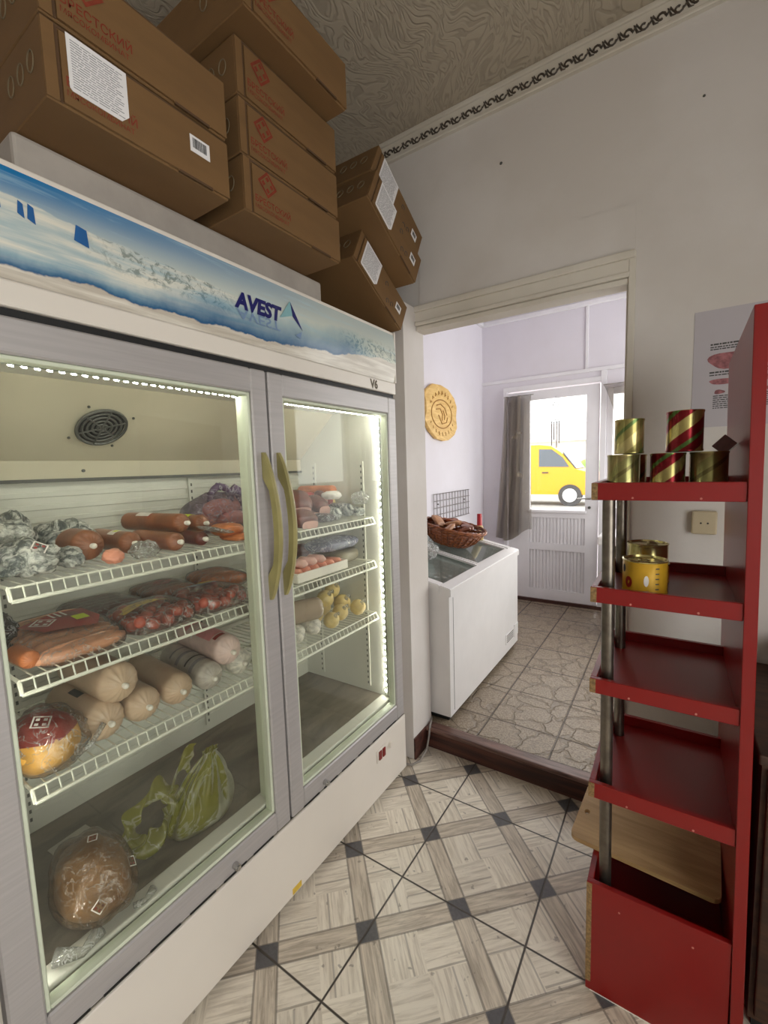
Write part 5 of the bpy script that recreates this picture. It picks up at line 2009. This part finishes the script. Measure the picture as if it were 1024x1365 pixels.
#==WALLITEMS==
# ------------------------------------------------------------------ things on and by the right wall
po = thing('poster', 'grey white meat cuts poster on the wall behind the red stand', 'poster', (.045, YB, 1.50))
obj('sheet', bx(0, .42, -.0015, 0, 0, .375), 'poster', po)
bm = BM()
rnd = random.Random(8)
def tl(x0, x1, z, h):
    x = x0
    while x < x1:
        w_ = rnd.uniform(.004, .014)
        box(bm, x, min(x + w_, x1), -.0021, -.0016, z, z + h)
        x += w_ + .0018
for row in range(2):
    xo = .045 + row * .13
    bm = BM(); tl(xo, xo + .11, .262, .005); tl(xo, xo + .10, .254, .0035); tl(xo, xo + .10, .247, .0035)
    obj('caption', bm, 'print_grey', po)
    bm = BM(); tl(xo, xo + .11, .173, .005); tl(xo, xo + .09, .165, .0035)
    obj('caption', bm, 'print_grey', po)
    bm = BM()
    for i in range(7):
        tl(xo + .012, xo + .09, .098 - i * .0065, .003)
    obj('caption', bm, 'print_grey', po)
bm = BM()
def blob2(cx, cz, rx, rz, sk=0.0):
    vs = []
    for i in range(22):
        a = 2 * PI * i / 22
        k = 1 + .12 * math.sin(3 * a + sk)
        vs.append(bm.verts.new((cx + rx * k * math.cos(a), -.0018, cz + rz * k * math.sin(a))))
    bm.faces.new(vs)
for row in range(2):
    xo = .045 + row * .13
    blob2(xo + .045, .212, .050, .026, row)
    blob2(xo + .045, .145, .048, .009, 1 + row)
    blob2(xo + .028, .112, .014, .007, 2)
obj('printed_meat_cuts', bm, 'poster_meat', po)
# old socket box
so = thing('wall_socket', 'aged beige socket box low on the wall behind the red stand', 'socket', (.092, YB, 1.175))
obj('housing', bx(-.035, .035, -.028, 0, -.032, .046, bev=.005), 'socket', so)
bm = BM()
for s_ in (-1, 1):
    rod(bm, (s_ * .0095, -.0285, .006), (s_ * .0095, -.027, .006), .003, 8)
obj('socket_holes', bm, 'black', so)
tag(so.children[0], None)
# dark side cabinet with white basin at right edge
cbn = thing('side_cabinet', 'dark wooden cabinet at the right edge behind the red stand', 'cabinet', (.55, 1.62, 0))
obj('body', bx(-.36, .30, -.37, .19, .04, .70), 'cabinet_dark', cbn)
bm = BM(); box(bm, -.368, .32, -.385, .20, .70, .725, bev=.004); obj('top', bm, 'cabinet_dark', cbn)
obj('plinth', bx(-.35, .28, -.35, .19, 0, .04), 'black', cbn)
for xa, xb in ((-.35, -.035), (-.025, .29)):
    bm = BM(); box(bm, xa, xb, -.384, -.37, .06, .69, bev=.003); obj('door', bm, 'cabinet_dark', cbn)
bs = obj('basin', BM(), 'cloth_white')
bm = BM(); lathe(bm, [(0, 0), (.085, 0), (.095, .01), (.135, .085), (.142, .095), (.150, .097), (.150, .103), (.136, .100), (.128, .085), (.09, .014), (0, .01)], 40)
bs_m = bs.data; bm.to_mesh(bs_m); bm.free()
for p in bs_m.polygons:
    p.use_smooth = True
bs.location = (.415, 1.655, .726)
tag(bs, 'white plastic basin standing on the dark cabinet at the right edge', 'basin')
# dark cabinet left of fridge
lc = thing('low_cabinet', 'dark brown wooden cabinet at the far left beside the fridge', 'cabinet', (-1.38, -.15, 0))
obj('body', bx(-.36, .355, -.25, .30, .05, .78), 'cabinet_dark', lc)
obj('plinth', bx(-.34, .33, -.24, .29, 0, .05), 'black', lc)
bm = BM(); box(bm, -.38, .37, -.26, .305, .78, .805, bev=.004); obj('top', bm, 'cabinet_dark', lc)
for ya_, yb_ in ((-.245, .02), (.03, .295)):
    bm = BM(); box(bm, .356, .372, ya_, yb_, .07, .77, bev=.003); obj('door', bm, 'cabinet_dark', lc)
# cable on the floor by the pier
bm = BM()
tube(bm, [(-1.02, 1.640, .012), (-.984, 1.655, .008), (-.965, 1.70, .010), (-.962, 1.76, .03), (-.968, 1.80, .075), (-.975, 1.828, .118), (-.985, 1.86, .119), (-1.0, 1.895, .116)], .0048, 8)
tag(obj('power_cable', bm, 'cord', smooth='all'), 'grey cable running from behind the fridge up over the step', 'cable')

#==FARROOM==
# ------------------------------------------------------------------ far room
fz = thing('chest_freezer', 'white chest freezer with sloping glass lids just beyond the doorway', 'freezer', (-1.215, 2.475, FZ0))
# local: x from -.31 (wall) to .315 (front), y -.565..+.57
ya, yb = -.565, .570
def top_z(x):
    return .690 + (.315 - x) * .22
bm = BM()
prof = [(.315, .03), (.315, .655), (-.31, .655 + .625 * .22), (-.31, .03)]
inner = [(.275, .20), (.275, .64), (-.27, .64 + .545 * .22), (-.27, .20)]
# walls around an open well
def slab(poly, y0, y1):
    prism(bm, poly, lambda u, v: V((u, y0, v)), (0, y1 - y0, 0))
slab(prof, ya, ya + .04)
slab(prof, yb - .04, yb)
slab([(.315, .03), (.315, .655), (.275, .655 + .04 * .22), (.275, .03)], ya + .04, yb - .04)
slab([(-.27, .03), (-.27, .655 + .585 * .22), (-.31, .655 + .625 * .22), (-.31, .03)], ya + .04, yb - .04)
slab([(.275, .03), (.275, .22), (-.27, .22), (-.27, .03)], ya + .04, yb - .04)
obj('body', bm, 'freezer', fz)
bm = BM()
def slope_box(x0, x1, y0, y1, h0, h1, mi=0):
    vs = []
    for x in (x0, x1):
        for y in (y0, y1):
            for h in (h0, h1):
                vs.append(bm.verts.new((x, y, top_z(x) + h)))
    for f in ((0, 1, 3, 2), (4, 6, 7, 5), (0, 4, 5, 1), (2, 3, 7, 6), (0, 2, 6, 4), (1, 5, 7, 3)):
        bm.faces.new([vs[i] for i in f]).material_index = mi
slope_box(.265, .325, ya - .006, yb + .006, -.036, .006)
slope_box(-.312, -.262, ya - .006, yb + .006, -.036, .006)
slope_box(-.262, .265, ya - .006, ya + .05, -.036, .006)
slope_box(-.262, .265, yb - .05, yb + .006, -.036, .006)
bmesh.ops.bevel(bm, geom=list(bm.edges), offset=.004, segments=2, affect='EDGES')
obj('top_frame', bm, 'freezer', fz, smooth=True)
for (y0, y1, hh) in ((-.05, yb - .05, -.012), (ya + .05, .03, -.022)):
    bm = BM(); slope_box(-.262, .265, y0, y1, hh - .004, hh)
    lid = obj('glass_lid', bm, 'glass_lid', fz)
    bm = BM()
    slope_box(-.262, -.242, y0, y1, hh, hh + .010); slope_box(.245, .265, y0, y1, hh, hh + .010)
    slope_box(-.242, .245, y0, y0 + .022, hh, hh + .012); slope_box(-.242, .245, y1 - .018, y1, hh, hh + .012)
    obj('lid_frame', bm, 'freezer', lid)
bm = BM(); box(bm, .3152, .319, .30, .48, .09, .16, bev=.003)
vg = obj('vent_panel', bm, 'freezer', fz)
bm = BM()
for i in range(4):
    box(bm, .3192, .3198, .32, .46, .10 + i * .014, .106 + i * .014)
obj('vent_slots', bm, 'grille', vg)
bm = BM(); box(bm, .3152, .322, .48, .56, .085, .175, bev=.004); obj('corner_control', bm, 'freezer', fz)
obj('plinth', bx(-.29, .295, ya + .02, yb - .02, 0, .03), 'black', fz)
bm = BM(); box(bm, .3152, .3160, ya + .045, ya + .048, .05, .64); obj('panel_seam', bm, 'grille', fz)
k = 0
for (x, y, z, s_, lab) in ((-1.14, 2.10, .40, (.13, .12, .10), 'frosty white bag inside the near end of the freezer'),
                           (-1.30, 2.35, .42, (.13, .14, .12), 'frosty bag in the middle of the freezer, under the sliding lid'),
                           (-1.15, 2.60, .44, (.12, .12, .12), 'frosty bag under the far glass lid near the front'),
                           (-1.34, 2.84, .46, (.11, .11, .12), 'frosty bag at the far end of the freezer')):
    bm = blob_bm(s_, 130 + k, .22, 2, 4, flat=-s_[2] * .8, fine=.04)
    o = obj('frozen_bag', bm, 'frost', smooth='all'); o.location = (x, y, FZ0 + .225 + s_[2] * .8 + .004)
    tag(o, lab, 'bag', 'frosty bags inside the chest freezer'); k += 1
def fz_top(wx):
    return FZ0 + top_z(wx + 1.215)
bm = blob_bm((.07, .085, .05), 140, .3, 2.4, 5, flat=-.04, fine=.07)
o = obj('crumpled_bag', bm, 'film_milky', smooth='all'); o.location = (-1.215, 2.26, fz_top(-1.215) + .040)
o.rotation_euler = (0, .217, 0)
tag(o, 'crumpled clear plastic bag on the near left of the freezer lid', 'bag')

# wicker basket
tl_ang = math.atan(.22)
bk = thing('wicker_basket', 'shallow brown wicker basket on the sloping freezer lid', 'basket', (-1.245, 2.68, fz_top(-1.245) + .012))
bk.rotation_euler = (0, tl_ang, .3)
bm = BM()
for ring in range(11):
    tt = ring / 10
    z = .004 + .105 * tt
    r = .125 + .085 * tt ** .8
    pts, n = [], 56
    for i in range(n):
        a = 2 * PI * i / n
        wv = .005 * math.sin(14 * a + ring * PI)
        pts.append(((r + wv) * math.cos(a) * 1.0, (r + wv) * math.sin(a) * 1.12, z + .003 * math.sin(14 * a + ring * PI)))
    tube(bm, pts, .0062, 5, closed=True)
for i in range(28):
    a = 2 * PI * i / 28
    tube(bm, [(r_ * math.cos(a), r_ * math.sin(a) * 1.12, z) for r_, z in ((.12, .0), (.165, .035), (.19, .07), (.21, .112))], .0048, 5)
lathe(bm, [(0, 0), (.125, 0), (.125, .006), (0, .006)], 32)
obj('weave', bm, 'wicker', bk, smooth='all')
bm = BM()
for k in range(3):
    pts = [((.213 + .007 * math.cos(9 * a + k * 2.1)) * math.cos(a), (.213 + .007 * math.cos(9 * a + k * 2.1)) * math.sin(a) * 1.12, .114 + .007 * math.sin(9 * a + k * 2.1)) for a in [2 * PI * i / 90 for i in range(90)]]
    tube(bm, pts, .006, 5, closed=True)
obj('braided_rim', bm, 'wicker', bk, smooth='all')
rnd = random.Random(12)
spots = ((-.10, -.10, .095, 'leftmost of the front'), (.0, -.13, .10, 'second in front'), (.10, -.06, .10, 'third in front'), (.11, .05, .10, 'front right'),
         (.02, .0, .118, 'on top in the middle'), (-.08, .02, .12, 'at the back in the middle'), (-.02, .12, .11, 'right end'), (.06, .14, .10, 'far right'), (-.12, .11, .11, 'back right'), (.02, .03, .06, ''))
names = ('brown wrapped snack pack at the left end of the wicker basket', 'cream backed snack pack leaning at the left front of the basket', 'brown snack pack with a pointed corner at the front of the basket',
         'brown snack pack at the front right of the basket', 'cream snack pack lying on top in the middle of the basket', 'cream brown snack pack at the back of the basket',
         'brown snack pack standing at the right end of the basket', 'brown snack pack leaning on the far right rim of the basket', 'tan snack pack at the back right of the basket', 'brown snack pack at the bottom of the basket')
for k, (x, y, z, _) in enumerate(spots):
    bm = blob_bm((.062, .045, .016), 150 + k, .12, 2.4, 4, power=.7)
    for v in bm.verts:
        e = abs(v.co.x) / .062
        if e > .8:
            v.co.z *= .35
            v.co.y *= 1.06
    o = obj('snack_pack', bm, 'wrap_cream' if k in (1, 4, 5) else 'wrap_brown', smooth='all')
    ca, sa = math.cos(.3), math.sin(.3)
    wx, wy = x * ca - y * sa, x * sa + y * ca
    o.location = (-1.245 + wx, 2.68 + wy, fz_top(-1.245) + .014 + z + .008 - wx * .16)
    o.rotation_euler = (rnd.uniform(-.5, .5), rnd.uniform(-.55, .35), rnd.uniform(0, 3))
    tag(o, names[k], 'snack pack', 'snack packs in the wicker basket')
# red capped bottle
bt = thing('bottle', 'slim bottle with a red top and gold label behind the basket', 'bottle', (-1.155, 2.985, fz_top(-1.155) + .006))
bt.rotation_euler = (-.10, -.04, 0)
bm = BM(); lathe(bm, [(0, 0), (.024, 0), (.026, .004), (.026, .095), (.020, .105)], 24); obj('gold_body', bm, 'bottle_gold', bt, smooth=True)
bm = BM(); lathe(bm, [(.020, .105), (.019, .108), (.017, .185), (.015, .190), (0, .190)], 24); obj('red_top', bm, 'bottle_red', bt, smooth=True)
# wire grid on the wall
bm = BM()
for i in range(13):
    y = 3.02 + i * .057
    rod(bm, (FX0 + .012, y, .96), (FX0 + .012, y, 1.185), .0032, 6)
for i in range(5):
    z = .965 + i * .054
    rod(bm, (FX0 + .016, 3.01, z), (FX0 + .016, 3.715, z), .0032, 6)
for y in (3.10, 3.62):
    rod(bm, (FX0, y, 1.10), (FX0 + .016, y, 1.10), .006, 8)
tag(obj('wire_grid_rack', bm, 'rack_wire'), 'grey wire grid hung on the far left wall above the freezer', 'rack')
# wooden plaque
pl = thing('wooden_plaque', 'carved pale wooden plaque on the far left wall', 'plaque', (FX0, 3.15, 1.80))
outl = [(-.235, .155), (-.13, .215), (.0, .222), (.12, .205), (.22, .150), (.265, .085), (.262, .06), (.245, .0), (.255, -.06), (.268, -.09), (.22, -.150), (.12, -.195), (.03, -.205), (-.09, -.190), (-.18, -.140), (-.245, -.075), (-.262, -.055), (-.230, .0), (-.232, .07), (-.262, .115)]
bm = BM()
prism(bm, outl, lambda u, v: V((.004, u * 1.08, v)), (.028, 0, 0))
bmesh.ops.bevel(bm, geom=list(bm.edges), offset=.004, segments=2, affect='EDGES')
obj('board', bm, 'plaque', pl)
bm = BM()
pts = [(.033, .165 * 1.08 * math.cos(a), .108 * math.sin(a)) for a in [2 * PI * i / 36 for i in range(36)]]
tube(bm, pts, .0042, 6, closed=True)
for k in range(9):
    a = math.radians(150 - k * 15)
    tube(bm, [(.033, .215 * math.cos(a), .155 * math.sin(a) - .01), (.033, .225 * math.cos(a - .03), .185 * math.sin(a) - .01), (.033, .205 * math.cos(a - .09), .165 * math.sin(a - .05) - .01)], .0036, 5)
    a = -a
    tube(bm, [(.033, .215 * math.cos(a), .150 * math.sin(a) + .01), (.033, .225 * math.cos(a + .05), .178 * math.sin(a) + .01)], .0036, 5)
for pts in ([(-.09, .06), (-.02, .075), (.05, .05), (.09, .0)], [(-.10, .03), (-.03, .04), (.01, .0), (.0, -.05)], [(-.06, -.01), (.0, -.075), (.08, -.06), (.10, -.02)], [(.02, .03), (.05, -.01), (.04, -.04)]):
    tube(bm, [(.033, u, v) for u, v in pts], .0046, 6)
obj('carving', bm, 'plaque_dark', pl)


# curtains
def curtain(name, label, fn, nu, nv, mat):
    bm = BM()
    g = [[bm.verts.new(fn(i / nu, j / nv)) for j in range(nv + 1)] for i in range(nu + 1)]
    for i in range(nu):
        for j in range(nv):
            bm.faces.new((g[i][j], g[i + 1][j], g[i + 1][j + 1], g[i][j + 1]))
    o = obj(name, bm, mat, smooth='all')
    return tag(o, label, 'curtain')


def c1(u, v):        # v 0 top, 1 bottom
    xt = -1.312 + u * .235
    xb = -1.392 + u * .325
    k = v ** 1.3
    x = xt * (1 - k) + xb * k
    z = 2.005 - v * (1.30 + .045 * math.sin(u * 5.0) - .05 * u)
    y = FY1 - .055 - .020 * (1 + .4 * v) * math.sin(u * 26 + 1.5 * v) - .008 * math.sin(u * 57 + 3)
    return V((x, y, z))


def c1b(u, v):
    p = c1(u * .62, v)
    p.y -= .016 + .010 * math.sin(u * 19 + 2)
    p.z += .004
    return p


cu = curtain('sheer_curtain', 'sheer taupe curtain with pale blotches hanging on the left of the street door glass', c1, 90, 40, 'curtain')
bm = BM(); rod(bm, (-1.33, FY1 - .05, 2.008), (-1.06, FY1 - .05, 2.008), .004, 8); obj('curtain_wire', bm, 'metal', cu)
bm = BM()
g = [[bm.verts.new(c1b(i / 60, j / 30)) for j in range(31)] for i in range(61)]
for i in range(60):
    for j in range(30):
        bm.faces.new((g[i][j], g[i + 1][j], g[i + 1][j + 1], g[i][j + 1]))
obj('inner_fold', bm, 'curtain', cu, smooth='all')


def c2(u, v):
    xl = -.500 + v ** .8 * .19
    x = xl + u * (.34 - .16 * v)
    z = 2.02 - v * .62
    y = FY1 - .05 - .018 * math.sin(u * 22 + v * 7) - .03 * math.sin(PI * v) * u
    return V((x, y, z))


cu2 = curtain('sheer_curtain', 'taupe curtain gathered aside at the window right of the street door', c2, 60, 30, 'curtain')
bm = BM(); rod(bm, (-.50, FY1 - .045, 2.022), (.09, FY1 - .045, 2.022), .004, 8); obj('curtain_wire', bm, 'metal', cu2)
# chime hanging in the door glass
ch = thing('wind_chime', 'thin wind chime hanging in the street door glass', 'wind chime', (-.875, FY1 - .03, 1.90))
bm = BM()
tube(bm, [(.022 * math.cos(a), 0, .022 * math.sin(a)) for a in [2 * PI * i / 18 for i in range(18)]], .004, 6, closed=True)
rod(bm, (0, 0, .022), (0, 0, .075), .001, 5)
obj('ring', bm, 'grille', ch)
bm = BM()
rod(bm, (0, 0, -.022), (0, 0, -.14), .001, 5)
tube(bm, [(.034 * math.cos(a), .01 * math.sin(a), -.14 + .012 * math.sin(a)) for a in [2 * PI * i / 18 for i in range(18)]], .0035, 6, closed=True)
obj('hoop', bm, 'grille', ch)
for (dx, L) in ((-.032, .21), (-.012, .16), (.010, .23), (.030, .19)):
    bm = BM(); rod(bm, (dx, 0, -.145), (dx, 0, -.145 - L), .005, 8); obj('chime_tube', bm, 'rack_wire', ch)
# white counter at the right
ct = thing('counter', 'white topped counter glimpsed behind the steel posts', 'counter', (-.10, 3.55, FZ0))
obj('body', bx(-.26, .40, -.15, .25, 0, .70), 'cabinet_dark', ct)
bm = BM(); box(bm, -.335, .42, -.18, .27, .70, .765, bev=.012); obj('worktop', bm, 'freezer', ct)
